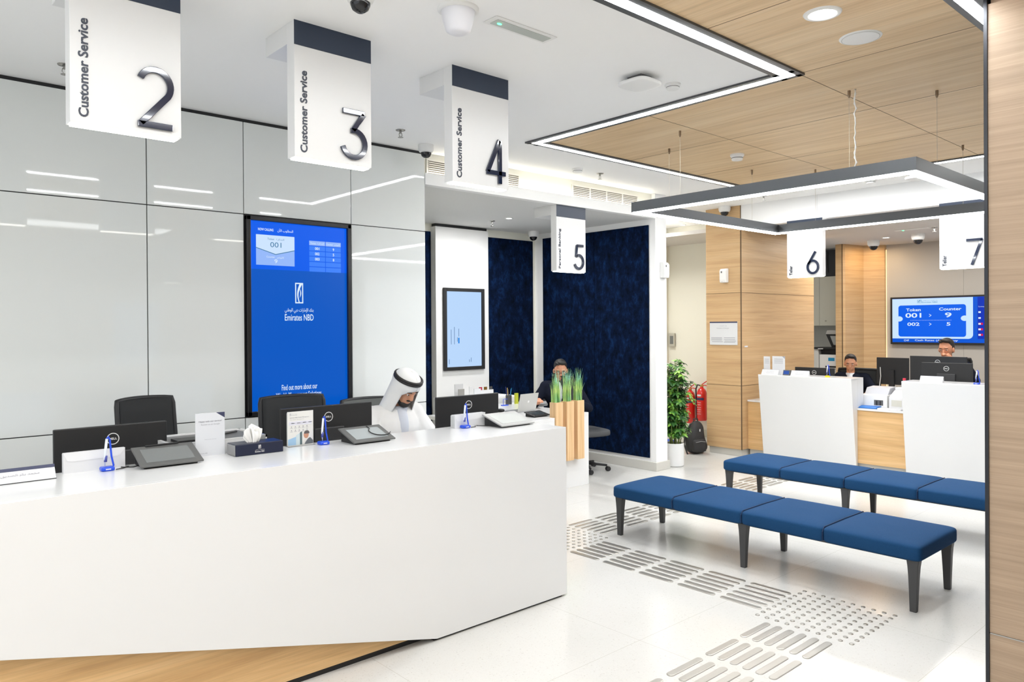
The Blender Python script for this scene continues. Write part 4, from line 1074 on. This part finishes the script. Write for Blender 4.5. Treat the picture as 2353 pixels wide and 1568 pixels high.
MB().box((-.07, -.018, 0), (.07, .018, .014)).build('base', black_plastic, st_, .003)
a = MB(); a.M = Matrix.Rotation(R(-8), 4, 'Y'); a.box((-.07, -.016, .018), (.07, .016, .05)).build('arm', P('coral', srgb(225, 95, 95), .4), st_, .008)
tc = thing('telephone', 'dark desk telephone on the side desk', 'telephone', (6.15, 6.26, .722), R(-20))
MB().prism([(0, 0), (.15, 0), (.15, .05), (0, .02)], -.09, .09, 'x').build('base', black_plastic, tc, .004)
MB().tube([(-.06, .0, .055), (-.06, .07, .07), (-.06, .15, .065)], .016, 8).build('handset', black_plastic, tc, smooth=True)
cr = thing('card_reader', 'pale grey card terminal standing tilted on the side desk', 'card terminal', (6.02, 5.92, .722), R(-40))
ob = thing('note_holder', 'blue wire note holder on the side desk near the pillar', 'note holder', (5.45, 6.22, .722))
MB().tube([(0, 0, 0), (0, 0, .07), (.06, 0, .07)], .003, 6).box((-.02, -.02, 0), (.06, .02, .008)).build('frame', blue_pl, ob)
a = MB(); a.M = Matrix.Rotation(R(55), 4, 'Y'); a.box((-.035, -.03, .02), (.035, .03, .17)).build('body', P('term_grey', (.55, .55, .52), .4), cr, .006)
MB().box((-.03, -.03, 0), (.09, .03, .03)).build('cradle', grey_plastic, cr, .005)
bs = thing('pen_stand', 'blue pen base on the banking desk behind the monitor', 'pen stand', (5.10, 6.02, .725))
MB().box((-.03, -.02, 0), (.03, .02, .028)).build('base', blue_pl, bs, .005)
MB().tube([(0, 0, .028), (-.03, 0, .10)], .005, 6).build('pen', clear_pl, bs)
pp = MB().box((0, 0, 0), (.21, .297, .002)).build('paper_sheet', paper); pp.location = (4.72, 5.62, .7252); pp.rotation_euler = (0, 0, R(15)); tag(pp, 'loose white paper sheet on the banking desk', 'paper')
office_chair('black office chair under the seated man at the banking desk', (6.12, 5.62, 0), R(75), back=.55, w=.44, mesh_mat=P('chair_grey2', (.06, .062, .066), .8))

# ================================================================== TELLER ZONE
def teller_counter(label, y0, y1):
    t = thing('teller_counter', label, 'counter', (8.085, y0, 0), 0, 'white teller counters')
    L_ = y1 - y0
    MB().prism([(.0, 1.0), (.12, .0), (.152, .0), (.152, 1.0)], 0, L_, 'y').build('front_body', solid_white, t, .002)
    MB().box((.0, 0, .993), (.30, L_, 1.010)).build('counter_top', solid_white, t, .002)
    MB().box((.152, .0, .688), (.30, L_, .995)).build('rear_body', solid_white, t)
    return t
teller_counter('white teller counter under sign six, sloping in towards the floor', 3.555, 4.652)
teller_counter('white teller counter under sign seven, cut by the pillar', 1.85, 3.045)
lw = thing('teller_cabinet', 'low oak fronted cabinet run with a white top between the teller counters', 'cabinet', (8.24, 1.2, 0))
MB().box((0, 0, .085), (.72, 3.678, .663)).build('oak_front', oak_desk, lw, .001)
MB().box((-.012, -.0, .663), (.72, 3.678, .683)).build('white_top', solid_white, lw, .001)
MB().box((.03, 0, 0), (.70, 3.67, .085)).build('plinth', base_stone, lw)
rd = thing('teller_desk', 'rear teller desk with oak edge behind the low cabinet', 'desk', (9.40, 1.2, 0))
MB().box((0, 0, .70), (.6, 2.68, .735)).build('top', P('desk_cream', (.72, .70, .64), .4), rd, .002)
MB().box((.01, 0, 0), (.04, 2.68, .70)).build('oak_panel', oak_desk, rd)
M2 = .64
_before = set(bpy.data.objects)
monitor('black monitor on the counter beneath sign six', (8.93, 4.38, M2), -pi / 2, .50, .30, .125)
monitor('black monitor standing highest behind the water bottle', (9.15, 3.06, M2), R(-94), .60, .33, .26)
monitor('black monitor behind the name plate beneath sign seven', (8.93, 2.90, M2), R(-87), .50, .31, .22)
def plate(label, loc, rz):
    t = thing('name_plate', label, 'name plate', loc, rz, 'teller name plates')
    MB().prism([(0, 0), (.05, 0), (.04, .062), (.034, .064)], -.11, .11, 'x').build('body', P('plate_white', (.60, .61, .63), .3), t, .001)
    MB().add([(-.11, .0325, .058), (.11, .0325, .058), (.11, .036, .0655), (-.11, .036, .0655)], [(0, 1, 2, 3)]).build('navy_stripe', navy_print, t)
    lt = MB(); up_ = V((0, .034, .064)).normalized()
    lettering(lt, arabic('محمد بكر'), V((-.05, .018, .036)), (1, 0, 0), up_, .10, .009); lettering(lt, 'Customer Service', V((-.05, .010, .020)), (1, 0, 0), up_, .10, .008)
    lt.build('lettering', txt_light, t, recalc=False)
    return t
plate('white slanted name plate at the oak block end of the counter under sign six', (8.43, 4.70, .986), -pi / 2)
plate('white slanted name plate before the monitor under sign six', (8.43, 4.32, .986), -pi / 2)
plate('white slanted name plate on the counter under sign seven', (8.43, 2.885, .986), -pi / 2)
def feedback(label, loc, w, h, mat=paper, corner=True):
    t = thing('feedback_card', label, 'card', loc, -pi / 2, 'cards on the teller counter')
    MB().box((0, 0, 0), (w, .004, h)).build('board', mat, t)
    lt = MB()
    for k in range(5): lt.add([(w * .15 + a, -.0006, h * (.85 - .06 * k) + c) for a, c in ((0, 0), (w * .7, 0), (w * .7, .004), (0, .004))], [(0, 1, 2, 3)])
    if corner: lt.add([(w * .78, -.0006, h), (w, -.0006, h), (w, -.0006, h * .86)], [(0, 1, 2)])
    lt.build('print', txt_light, t, recalc=False)
    return t
feedback('narrow white card at the end of the counter under sign six', (8.52, 4.825, .986), .085, .22, paper, False)
feedback('white feedback card standing next to the narrow card', (8.53, 4.715, .986), .165, .225)
kd = thing('keypad', 'small keypad with a blue display on the counter under sign six', 'keypad', (8.45, 4.495, .986), -pi / 2)
MB().prism([(0, 0), (.05, 0), (.05, .065), (.02, .065)], -.045, .045, 'x').build('housing', grey_plastic, kd, .004)
MB().add([(-.035, .0035, .014), (.035, .0035, .014), (.035, .016, .055), (-.035, .016, .055)], [(0, 1, 2, 3)]).build('display', EM('keypad_blue', srgb(50, 90, 175), 1), kd)
pk = pen_stand('blue pen on a yellow base on the counter under sign six', (8.46, 3.99, .986), -pi / 2)
for ch in list(pk.children):
    if ch.name.startswith('base'):
        bpy.data.objects.remove(ch)
MB().lathe([(.03, 0), (.03, .012), (.022, .02), (.001, .02)], seg=20).build('base', P('yellow_base', srgb(235, 190, 20), .4), pk, smooth='auto')
pen_stand('blue pen stand on the counter under sign seven by the pillar', (8.46, 2.47, .986), -pi / 2)
# black display on a stand between the counters
km = thing('back_monitor', 'black screen seen from behind between the teller counters', 'monitor', (9.55, 3.70, .735), R(-92))
MB().box((-.19, 0, .12), (.19, .025, .45)).build('casing', black_plastic, km, .006)
MB().box((-.03, -.03, 0), (.03, 0, .3)).build('neck', black_plastic, km)
MB().box((-.11, -.07, 0), (.11, .07, .01)).build('foot', black_plastic, km)
MB().tube([(-.14, -.01, .33), (-.13, -.02, .22), (-.145, -.02, .10), (-.145, -.03, .01)], .005, 6).build('cable', white_plastic, km, smooth=True)
wb = thing('water_bottle', 'clear water bottle with a red label on the teller desk', 'bottle', (9.13, 3.405, .64))
MB().lathe([(.001, 0), (.036, 0), (.040, .01), (.037, .08), (.040, .10), (.037, .16), (.040, .20), (.038, .24), (.018, .29), (.015, .31), (.001, .31)], seg=24, cap=False).build('bottle', P('bottle_clear', (.62, .68, .74), .1, trans=.55), wb, smooth='auto')
MB().lathe([(.0405, .10), (.0405, .155)], seg=24, cap=False).build('label', P('bottle_label', srgb(190, 60, 70), .5), wb, smooth=True)
MB().lathe([(.017, .305), (.017, .33), (.001, .33)], seg=16).build('cap', P('cap_red', srgb(220, 60, 80), .4), wb, smooth='auto')
# devices on the low cabinet between the counters
pr = thing('desk_printer', 'white compact printer with a grey paper tray on the low cabinet', 'printer', (8.80, 3.64, .64))
MB().box((0, -.17, 0), (.26, .12, .15)).build('body', white_plastic, pr, .012)
MB().box((-.002, -.13, .03), (0, -.03, .09)).build('front_slot', grey_plastic, pr)
MB().prism([(.06, .15), (.25, .15), (.29, .23), (.12, .22)], -.16, .10, 'y').build('paper_tray', P('tray_grey', (.50, .51, .55), .4), pr, .003)
MB().tube([(-.003, -.10, .03), (-.003, -.10, .08)], .006, 6).build('lever', black_plastic, pr)
MB().tube([(-.003, -.06, .03), (-.003, -.06, .08)], .006, 6).build('lever', black_plastic, pr)
cm = thing('cash_counter', 'white banknote counter beside the compact printer', 'cash counter', (8.80, 3.37, .64))
MB().prism([(0, 0), (.28, 0), (.28, .16), (.16, .20), (0, .13)], -.11, .08, 'y').build('body', P('dev_white', (.68, .68, .69), .4), cm, .008)
MB().box((-.003, -.06, .03), (0, .05, .10)).build('note_tray', P('tray_beige', (.55, .54, .48), .5), cm)
MB().box((.18, -.11, .155), (.26, .08, .23)).build('hopper', P('dev_white', (.68, .68, .69), .4), cm, .004)
bk = thing('keyboard', 'black keyboard tilted behind the compact printer', 'keyboard', (9.14, 3.62, .70), R(-90))
a = MB(); a.M = Matrix.Rotation(R(35), 4, 'X'); a.box((-.17, 0, .03), (.13, .10, .045)).build('body', black_plastic, bk, .004)
MB().box((-.1, .0, -.06), (.05, .05, .03)).build('stand', grey_plastic, bk)
fd = MB().prism([(0, 0), (.10, .0), (.16, .012), (.17, .02), (.08, .025), (0, .012)], -.13, .10, 'y').build('blue_folder', P('folder_blue', srgb(35, 110, 190), .5), None, .003); fd.location = (8.655, 3.66, .6405); tag(fd, 'blue folder lying in front of the compact printer', 'folder')
o = MB().box((0, -.13, 0), (.10, .12, .012)).build('paper_pad', paper); o.location = (8.665, 3.40, .64); o.rotation_euler = (0, 0, 0); tag(o, 'white forms pad lying in front of the banknote counter', 'forms pad')
bo = thing('binder', 'dark binder leaning on the low cabinet beside the oak block', 'binder', (8.80, 4.86, .64))
a = MB(); a.M = Matrix.Rotation(R(-18), 4, 'X'); a.box((0, -.03, .0), (.22, -.0, .13)).build('cover', black_plastic, bo, .002)
a2 = MB(); a2.M = a.M; a2.box((-.003, -.025, .004), (.215, -.005, .126)).build('pages', paper, bo)
# the counter and cabinet things stand a little nearer the hall than their working positions
for o in [q_ for q_ in bpy.data.objects if q_ not in _before and q_.parent is None and q_.name.split('.')[0] not in ('back_monitor',)]:
    k_ = .963 if o.location.z > .9 else .955
    o.location = (o.location.x * k_, o.location.y * k_, 1.6 + k_ * (o.location.z - 1.6)); o.scale = (k_, k_, k_)
# niche with cupboard and multifunction printer
cup = thing('wall_cupboard', 'cream wall cupboard above the office printer', 'cupboard', (11.35, 5.06, 1.574))
MB().box((.012, 0, 0), (.38, 1.2, .76)).build('body', P('cup_cream', (.55, .55, .48), .5), cup, .001)
for k in range(2): MB().box((0, .418 * k + .002, .003), (.012, .418 * (k + 1) - .002, .757)).build('door', P('cup_cream', (.55, .55, .48), .5), cup, .001)
MB().lathe([(.010, 0), (.010, .01)], (-.01, .32, .075), 12, 'x').build('knob', steel, cup)
bx_ = thing('dark_glass_panel', 'dark glazed panel with cables above the cream cupboard', 'glass panel', (11.39, 5.06, 2.336))
MB().box((0, 0, 0), (.02, 1.2, .41)).build('glass', P('dark_glass', (.02, .022, .03), .15), bx_)
MB().tube([(-.006, .30, .38), (-.008, .305, .2), (-.006, .295, .06)], .006, 6).build('cable', black_plastic, bx_)
mf = thing('office_printer', 'white multifunction printer with its scanner lid raised, in the niche', 'printer', (11.05, 5.045, 0))
MB().box((0, 0, .93), (.28, .292, 1.14)).build('paper_cabinet', white_plastic, mf, .006)
MB().box((.01, .0, 0), (.28, .375, .925)).build('base_unit', P('mfp_side', (.62, .62, .60), .4), mf, .004)
MB().box((-.01, .305, .93), (.27, .375, 1.222)).build('side_tower', P('mfp_side', (.62, .62, .60), .4), mf, .008)
MB().box((.06, 0, 1.14), (.27, .29, 1.225)).build('output_bay', black_plastic, mf)
MB().box((-.03, 0, 1.225), (.29, .385, 1.250)).build('scanner_bed', black_plastic, mf, .004)
MB().box((-.034, .22, 1.222), (-.03, .30, 1.234)).build('control_strip', paper, mf)
MB().box((-.002, .06, 1.045), (0, .155, 1.095)).build('blue_sticker', P('sticker_blue', srgb(20, 140, 190), .4), mf)
MB().box((-.002, .03, .945), (0, .20, .972)).build('tray_slot', black_plastic, mf)
MB().prism([(.150, 1.25), (0, 1.25), (0, 1.445), (.240, 1.445)], .10, .13, 'x').build('scanner_lid', black_plastic, mf, .004)
MB().prism([(.118, 1.285), (0, 1.285), (0, 1.42), (.172, 1.42)], .096, .10, 'x').build('lid_mat', P('lid_mat', (.36, .38, .38), .3), mf)
MB().prism([(.240, 1.445), (.06, 1.445), (.04, 1.505), (.215, 1.505)], .09, .17, 'x').build('feeder', P('mfp_grey', (.42, .42, .41), .4), mf, .006)
# warm strip light behind the oak pillar edge
wl = thing('edge_light', 'warm light strip behind the far edge of the oak pillar', 'light strip', (11.60, 4.600, .1))
MB().box((0, -.028, 0), (.010, -.021, 2.6)).build('strip', P('warm_led', (1, .8, .5), .5, emit=.7, ecol=(1, .66, .34, 1)), wl)
area_light('pillar_wash', (11.12, 4.55, 2.74), (.5, .12), 3.5, (1, .72, .42))
sl_ = bpy.data.lights.new('passage_spot', 'SPOT'); sl_.energy = 230; sl_.spot_size = R(58); sl_.spot_blend = .25; sl_.shadow_soft_size = .03; sl_.color = (1, .98, .9)
so = bpy.data.objects.new('passage_spot', sl_); so.location = (9.02, 6.36, 2.98); so.rotation_euler = (0, R(10), 0); COL.objects.link(so)
ring('downlight', 'round downlight in the passage ceiling before the cream wall', 9.02, 6.36, .045, ZC)
area_light('passage_fill', (7.9, 6.6, 3.0), (.8, .8), 34, (1, .98, .92))  # extra fill that lifts the passage walls, no lamp modelled

# teller television
tv = thing('television', 'wide teller television showing token and counter numbers', 'television', (11.60, 4.50, 1.298), -pi / 2)
TW, TH = 1.245, .688
MB().box((0, -.05, 0), (TW, -.0, TH)).build('casing', black_plastic, tv, .004)
def tf(name, mat, x0, z0, x1, z1, y=-.0515): return MB().add([(x0, y, z0), (x1, y, z0), (x1, y, z1), (x0, y, z1)], [(0, 1, 2, 3)]).build(name, mat, tv)
tf('panel', EM('tv_blue', srgb(0, 88, 215), 1.0), .03, .03, TW - .02, TH - .025)
def rrect(x0, z0, x1, z1, r, n=6, corners=(1, 1, 1, 1)):
    out = []
    for (cx, cz, a0, on_) in ((x1 - r, z0 + r, -90, corners[1]), (x1 - r, z1 - r, 0, corners[2]), (x0 + r, z1 - r, 90, corners[3]), (x0 + r, z0 + r, 180, corners[0])):
        if on_: out += [(cx + r * cos(R(a0 + 90 * k / n)), cz + r * sin(R(a0 + 90 * k / n))) for k in range(n + 1)]
        else: out.append((cx + (r if a0 in (-90, 0) else -r), cz + (r if a0 in (0, 90) else -r)))
    return out
def flat(name, mat, pts, y): return MB().add([(a, y, c) for a, c in pts], [tuple(range(len(pts)))]).build(name, mat, tv)
flat('white_field', EM('tv_white', srgb(205, 232, 255), 1.0), rrect(.03, .085, 1.085, TH - .028, .06, 8, (0, 1, 0, 0)), -.052)
flat('side_field', EM('tv_side', srgb(0, 50, 185), 1.0), [(1.14, .085), (TW - .02, .085), (TW - .02, TH - .028), (1.14, TH - .028)], -.0522)
flat('ticket_card', EM('tv_card', srgb(0, 98, 238), 1.0), rrect(.115, .112, 1.0, .565, .035), -.0525)
flat('notch', EM('tv_white', srgb(205, 232, 255), 1.0), [(.115, .405)] + [(.125 + .05 * sin(R(a)), .37 + .038 * cos(R(a))) for a in range(0, 181, 15)] + [(.115, .335)], -.053)
flat('notch', EM('tv_white', srgb(205, 232, 255), 1.0), [(1.0, .405)] + [(.985 - .05 * sin(R(a)), .37 + .038 * cos(R(a))) for a in range(0, 181, 15)] + [(1.0, .335)], -.053)
y_ = -.0535
lt = MB(); Rr, Uu = (1, 0, 0), (0, 0, 1)
lettering(lt, 'Token', (.222, y_, .478), Rr, Uu, .198, .042, .02); lettering(lt, 'Counter', (.660, y_, .482), Rr, Uu, .285, .042, .02)
lettering(lt, '001', (.212, y_, .385), Rr, Uu, .215, .068, .02); lettering(lt, '9', (.735, y_, .385), Rr, Uu, .085, .068, .02)
lettering(lt, '002', (.238, y_, .268), Rr, Uu, .165, .048, .02); lettering(lt, '5', (.755, y_, .268), Rr, Uu, .05, .048, .02)
lettering(lt, '>', (.53, y_, .395), Rr, Uu, .03, .042); lettering(lt, '>', (.53, y_, .27), Rr, Uu, .03, .042)
for k in range(28): lt.add([(.28 + .0195 * k + a, y_, .345 + c) for a, c in ((0, 0), (.010, 0), (.010, .004), (0, .004))], [(0, 1, 2, 3)])
lettering(lt, 'CHF', (.19, y_, .045), Rr, Uu, .07, .026, .01); lettering(lt, 'Cash Rates (AED)', (.34, y_, .043), Rr, Uu, .42, .030, .01); lettering(lt, 'Buy', (.80, y_, .043), Rr, Uu, .10, .030, .01); lettering(lt, 'Currency', (1.15, y_, .515), Rr, Uu, .07, .02)
for k, (z, nm) in enumerate(((.44, 'USD'), (.36, 'EUR'), (.28, 'GBP'), (.205, 'CAD'), (.13, 'CHF'))):
    lt.add([(1.15 + a, y_, z + c) for a, c in ((0, 0), (.03, 0), (.03, .022), (0, .022))], [(0, 1, 2, 3)])
lt.build('screen_text', E_w, tv, recalc=False)
for k, z in enumerate((.28, .205, .13)):
    tf('flag_mark', EM('flag_red', srgb(215, 20, 80), 1), 1.15, z - .002, 1.205, z + .026, -.0530)
lt = MB(); logo_mark(lt, (.375, y_, .595), Rr, Uu, .055, .045, .1); lettering(lt, BANK_AR, (.44, y_, .618), Rr, Uu, .20, .018); lettering(lt, 'Emirates NBD', (.44, y_, .595), Rr, Uu, .20, .018, .01)
lt.build('bank_name', EM('tv_ink', srgb(70, 140, 185), 1), tv, recalc=False)

# a screen and a sign on the far side of the hall, mirrored faintly in the glass wall
sr = thing('display_screen', 'pale screen on the far hall wall mirrored in the glass', 'display screen', (3.50, -3.995, .98))
MB().box((0, 0, 0), (.72, .04, 1.07)).build('panel', EM('mirror_screen', srgb(190, 215, 245), 1), sr)

sign('white hanging sign with a large 10, mirrored in the glass wall', '10', 'Customer Service', (4.62, -3.6, 2.395), pi, .385)

# ================================================================== PEOPLE
def person(label, loc, rz, k, lean, head_yaw, head_pitch, hands, sk=skin, top=suit, long_robe=False, hair=True, glasses=False, beard=False, shirt_m=shirt, extra=None):
    """seated figure facing local -y; one continuous body, clothes and hair as children"""
    t = thing('person', label, 'person', loc, rz)
    S_ = Matrix.Scale(k, 4)
    hip = V((0, .02, .52)); neck = V((lean[0], -.02 + lean[1], 1.06)); chest = V((lean[0] * .8, -.01 + lean[1] * .8, .90))
    HM = Matrix.Translation(neck + V((0, -.005, .03))) @ Euler((-head_pitch, 0, head_yaw), 'ZYX').to_matrix().to_4x4()
    HM = Matrix.Translation(neck + V((0, -.005, .03))) @ Matrix.Rotation(head_yaw, 4, 'Z') @ Matrix.Rotation(head_pitch, 4, 'X')
    def H(mb): mb.M = S_ @ HM; return mb
    b_ = MB(); b_.M = S_
    b_.tube([neck + V((0, .01, -.06)), neck + V((0, 0, .03)), HM @ V((0, 0, .06))], [.062, .056, .054], 14)
    sh = [chest + V((s * .175, .01, .10)) for s in (-1, 1)]
    b_.ell(chest, (.175, .11, .17)).ell((hip + chest) / 2, (.15, .11, .18)).ell(hip, (.17, .14, .12))
    H(b_).ell((0, .0, .135), (.074, .095, .100), 20, 14).ell((0, -.022, .075), (.056, .066, .066), 16, 12).ell((0, -.050, .030), (.030, .030, .024))
    b_.ell((0, -.093, .105), (.012, .016, .026), rot=(R(-15), 0, 0)).ell((0, -.100, .090), (.016, .012, .010))
    b_.ell((0, -.082, .060), (.024, .010, .006)).ell((0, -.080, .050), (.020, .010, .006))
    b_.ell((0, -.080, .148), (.050, .018, .010))
    for s in (-1, 1): b_.ell((s * .077, .005, .105), (.010, .020, .032), rot=(0, 0, s * .3))
    b_.M = S_
    elb = []
    for s, sp_, hd in ((-1, sh[0], hands[0]), (1, sh[1], hands[1])):
        hd = V(hd); mid = (sp_ + hd) / 2; L1 = .28; dd = (hd - sp_).length / 2; off = math.sqrt(max(0, L1 ** 2 - dd ** 2))
        e = mid + V((s * .6, .25, -.75)).normalized() * off; elb.append(e)
        b_.ell(sp_, .062).tube([sp_, (sp_ + e) / 2, e], [.052, .046, .038], 12).ell(e, .039).tube([e, (e + hd) / 2, hd], [.039, .034, .025], 12)
        # hand: palm, four fingers, thumb
        d = (hd - e).normalized(); side = d.cross(V((0, 0, 1))).normalized(); dn = V((0, 0, -1))
        pc_ = hd + d * .045; b_.tube([hd, hd + d * .03, hd + d * .085], [.024, .034, .036], 10)
        for q_, (o_, l_) in enumerate(((-.030, .060), (-.010, .072), (.010, .068), (.030, .054))):
            r0 = hd + d * .082 + side * o_; b_.tube([r0, r0 + d * l_ * .5 + dn * .008, r0 + d * l_ * .85 + dn * .028, r0 + d * l_ * .9 + dn * .042], [.0095, .009, .0085, .007], 7)
        r0 = hd + d * .035 + side * (-s * .030); b_.tube([r0, r0 + d * .03 + side * (-s * .025), r0 + d * .058 + side * (-s * .032) + dn * .01], [.012, .0105, .009], 7)
    for s in (-1, 1):
        kn = V((s * .13, -.42, .50)); an = V((s * .13, -.40, .09))
        b_.tube([V((s * .09, 0, .51)), (V((s * .09, 0, .51)) + kn) / 2, kn], [.085, .075, .058], 12).ell(kn, .058).tube([kn, (kn + an) / 2, an], [.056, .050, .036], 12).tube([an + V((0, .04, -.04)), an + V((0, -.08, -.05)), an + V((0, -.17, -.062))], [.038, .036, .024], 10)
    body = b_.build('body', sk, t, smooth=True, recalc=False)
    rm = body.modifiers.new('r', 'REMESH'); rm.mode = 'VOXEL'; rm.voxel_size = .0062; rm.use_smooth_shade = True
    sm = body.modifiers.new('s', 'SMOOTH'); sm.factor = .5; sm.iterations = 2
    # clothing
    c = MB(); c.M = S_
    c.ell(chest + V((0, 0, .01)), (.195, .128, .18)).ell((hip + chest) / 2, (.175, .130, .19)).ell(hip, (.19, .155, .13))
    c.tube([chest + V((-.15, .01, .115)), neck + V((0, .02, -.055)), chest + V((.15, .01, .115))], [.06, .07, .06], 12)
    for s, sp_, hd, e in ((-1, sh[0], V(hands[0]), elb[0]), (1, sh[1], V(hands[1]), elb[1])):
        w_ = 1.22 if long_robe else 1.0
        c.ell(sp_, .075).tube([sp_, (sp_ + e) / 2, e], [.068, .062 * w_, .053 * w_], 12).ell(e, .053 * w_).tube([e, (e + hd) / 2, hd - (hd - e).normalized() * .005], [.053 * w_, .048 * w_, .038 * w_], 12)
    co = c.build('robe' if long_robe else 'jacket', top, t, smooth=True, recalc=False)
    rm = co.modifiers.new('r', 'REMESH'); rm.mode = 'VOXEL'; rm.voxel_size = .009; rm.use_smooth_shade = True
    co.modifiers.new('s', 'SMOOTH').iterations = 4
    l_ = MB(); l_.M = S_
    for s in (-1, 1):
        kn = V((s * .13, -.42, .50)); an = V((s * .13, -.40, .12)); rr_ = 1.25 if long_robe else 1
        l_.tube([V((s * .09, .02, .51)), (V((s * .09, 0, .51)) + kn) / 2, kn], [.098, .088 * rr_, .070 * rr_], 12).ell(kn, .070 * rr_).tube([kn, (kn + an) / 2, an], [.068 * rr_, .062 * rr_, .058 * rr_], 12)
    tr = l_.build('trousers' if not long_robe else 'robe_skirt', top, t, smooth=True, recalc=False)
    rm = tr.modifiers.new('r', 'REMESH'); rm.mode = 'VOXEL'; rm.voxel_size = .010; rm.use_smooth_shade = True
    for s in (-1, 1):
        MB_ = MB(); MB_.M = S_; an = V((s * .13, -.40, .09)); MB_.tube([an + V((0, .05, -.03)), an + V((0, -.08, -.04)), an + V((0, -.18, -.055))], [.045, .043, .030], 12).build('shoe', rubber, t, smooth=True)
    # shirt front and collar
    f_ = MB(); f_.M = S_
    f_.ell(chest + V((0, -.045, .03)), (.062, .094, .15)); f_.tube([neck + V((0, .0, -.035)), neck + V((0, -.002, .008))], [.070, .062], 16)
    f_.build('shirt', shirt_m, t, smooth=True)
    # eyes, brows
    e_ = H(MB())
    for s in (-1, 1): e_.ell((s * .031, -.082, .122), (.011, .008, .006))
    e_.build('eyes', P('eye_white', (.7, .68, .65), .3), t, smooth=True)
    e_ = H(MB())
    for s in (-1, 1): e_.ell((s * .031, -.0885, .122), (.005, .003, .005)).tube([(s * .015, -.094, .140), (s * .033, -.094, .145), (s * .048, -.084, .140)], [.003, .004, .002], 6)
    e_.build('brows_and_pupils', hair_m, t, smooth=True)
    if hair:
        h_ = H(MB())
        h_.ell((0, .020, .166), (.079, .092, .082), 20, 14).ell((0, .038, .118), (.075, .072, .075), 16, 12)
        h_.ell((.01, -.040, .222), (.058, .048, .026), 16, 10, rot=(R(-18), R(6), 0)).ell((-.030, -.035, .218), (.036, .044, .022), 14, 8)
        for s in (-1, 1): h_.ell((s * .070, -.004, .150), (.007, .018, .026))
        ho_ = h_.build('hair', hair_m, t, smooth=True)
    if beard:
        g_ = H(MB()); g_.ell((0, -.052, .032), (.044, .040, .030), 16, 10).ell((0, -.086, .073), (.024, .010, .006))
        for s in (-1, 1): g_.tube([(s * .066, -.005, .095), (s * .060, -.025, .060), (s * .040, -.055, .035)], [.010, .012, .012], 8)
        g_.build('beard', hair_m, t, smooth=True)
    if glasses:
        g_ = H(MB())
        for s in (-1, 1):
            g_.tube([(s * .032 + .024 * cos(a), -.103, .120 + .017 * sin(a)) for a in [2 * pi * q_ / 16 for q_ in range(17)]], .0022, 5)
            g_.tube([(s * .056, -.100, .124), (s * .078, -.02, .122), (s * .079, .01, .115)], .002, 5)
        g_.tube([(-.008, -.104, .123), (.008, -.104, .123)], .002, 5).build('spectacles', black_plastic, t)
    return t, S_ @ HM
# 1: man in white robe and headcloth
m1, HM1 = person('seated man in a white robe and white headcloth looking down at his desk', (2.72, 4.36, 0), R(4), 1.01, (.045, -.10), R(4), R(34), ((-.22, -.42, .80), (.16, -.44, .80)), skin2, robe, True, False, False, True, grey_shawl)
g = MB(); K1 = 1.01
ns, nr = 44, 18; vs = []
neck1 = V((.045, -.12, 1.06))
for j in range(nr + 1):
    v = j / nr
    op = max(0, min(1, (v - .375) / .12)); op = op * op * (3 - 2 * op)
    a0, a1 = -pi / 2 + R(46) * op, 1.5 * pi - R(46) * op
    for i in range(ns + 1):
        th = a0 + (a1 - a0) * i / ns
        u = min(1, v / .42); rx, ry, z = .088 * sin(u * pi / 2) ** .8 + .003, .106 * sin(u * pi / 2) ** .8 + .003, .150 + .094 * cos(u * pi / 2)
        p = HM1 @ V((rx * cos(th), ry * sin(th), z))
        if v > .42:
            w_ = (v - .42) / .58
            side = HM1 @ V((.092 * cos(th), .100 * sin(th), .150 - .10 * w_))
            yaw_ = th; fold = 1 + .06 * sin(8 * th) * w_
            low = K1 * (neck1 + V((.140 * cos(yaw_) * fold, .07 + .100 * sin(yaw_) * fold, -.075 - .03 * abs(sin(th)))))
            e_ = w_ ** 1.15; p = side.lerp(low, e_)
        vs.append(p)
g.add(vs, [(j * (ns + 1) + i, j * (ns + 1) + i + 1, (j + 1) * (ns + 1) + i + 1, (j + 1) * (ns + 1) + i) for j in range(nr) for i in range(ns)])
go = g.build('headcloth', P('headcloth_white', (.70, .70, .69), .8), m1, smooth=True); go.modifiers.new('s', 'SOLIDIFY').thickness = .004
g = MB(); g.M = HM1 @ Matrix.Translation((0, .0, .186)) @ Matrix.Rotation(R(-8), 4, 'X')
for zz in (0, .014): g.tube([(.083 * cos(a), .100 * sin(a), zz) for a in [2 * pi * q_ / 32 for q_ in range(33)]], .0095, 8, False)
g.build('head_cord', hair_m, m1, smooth=True)
# 2: banking desk
m2, _ = person('seated man in a navy suit and glasses behind the timber planters', (5.93, 5.80, 0), R(-50), .93, (0, -.08), R(8), R(18), ((-.25, -.36, .84), (.24, -.40, .84)), skin, suit, False, True, True)
# 3: teller under sign six
m3, _ = person('seated teller in a dark suit at the counter under sign six', (9.80, 4.24, 0), R(-84), .91, (-.04, -.10), R(14), R(14), ((-.26, -.40, .82), (.28, -.36, .78)), skin2, suit, False, True, False)
# 4: teller further back
m4, _ = person('dark haired teller with a raised hand behind the highest monitor', (10.35, 3.34, 0), R(-84), 1.06, (0, -.02), R(-8), R(10), ((-.2, -.36, .84), (.07, -.15, 1.08)), skin, suit, False, True, False)
office_chair('black office chair behind the teller under sign six', (10.02, 4.22, 0), R(96), back=.52, w=.50)
office_chair('black office chair behind the dark haired teller', (10.62, 3.36, 0), R(96), back=.66, w=.50)

# every lens of a lamp stays as built; keep smooth meshes tidy
for o in bpy.data.objects:
    if o.type == 'MESH' and o.parent is None and 'label' not in o and 'kind' not in o:
        print('UNTAGGED', o.name)
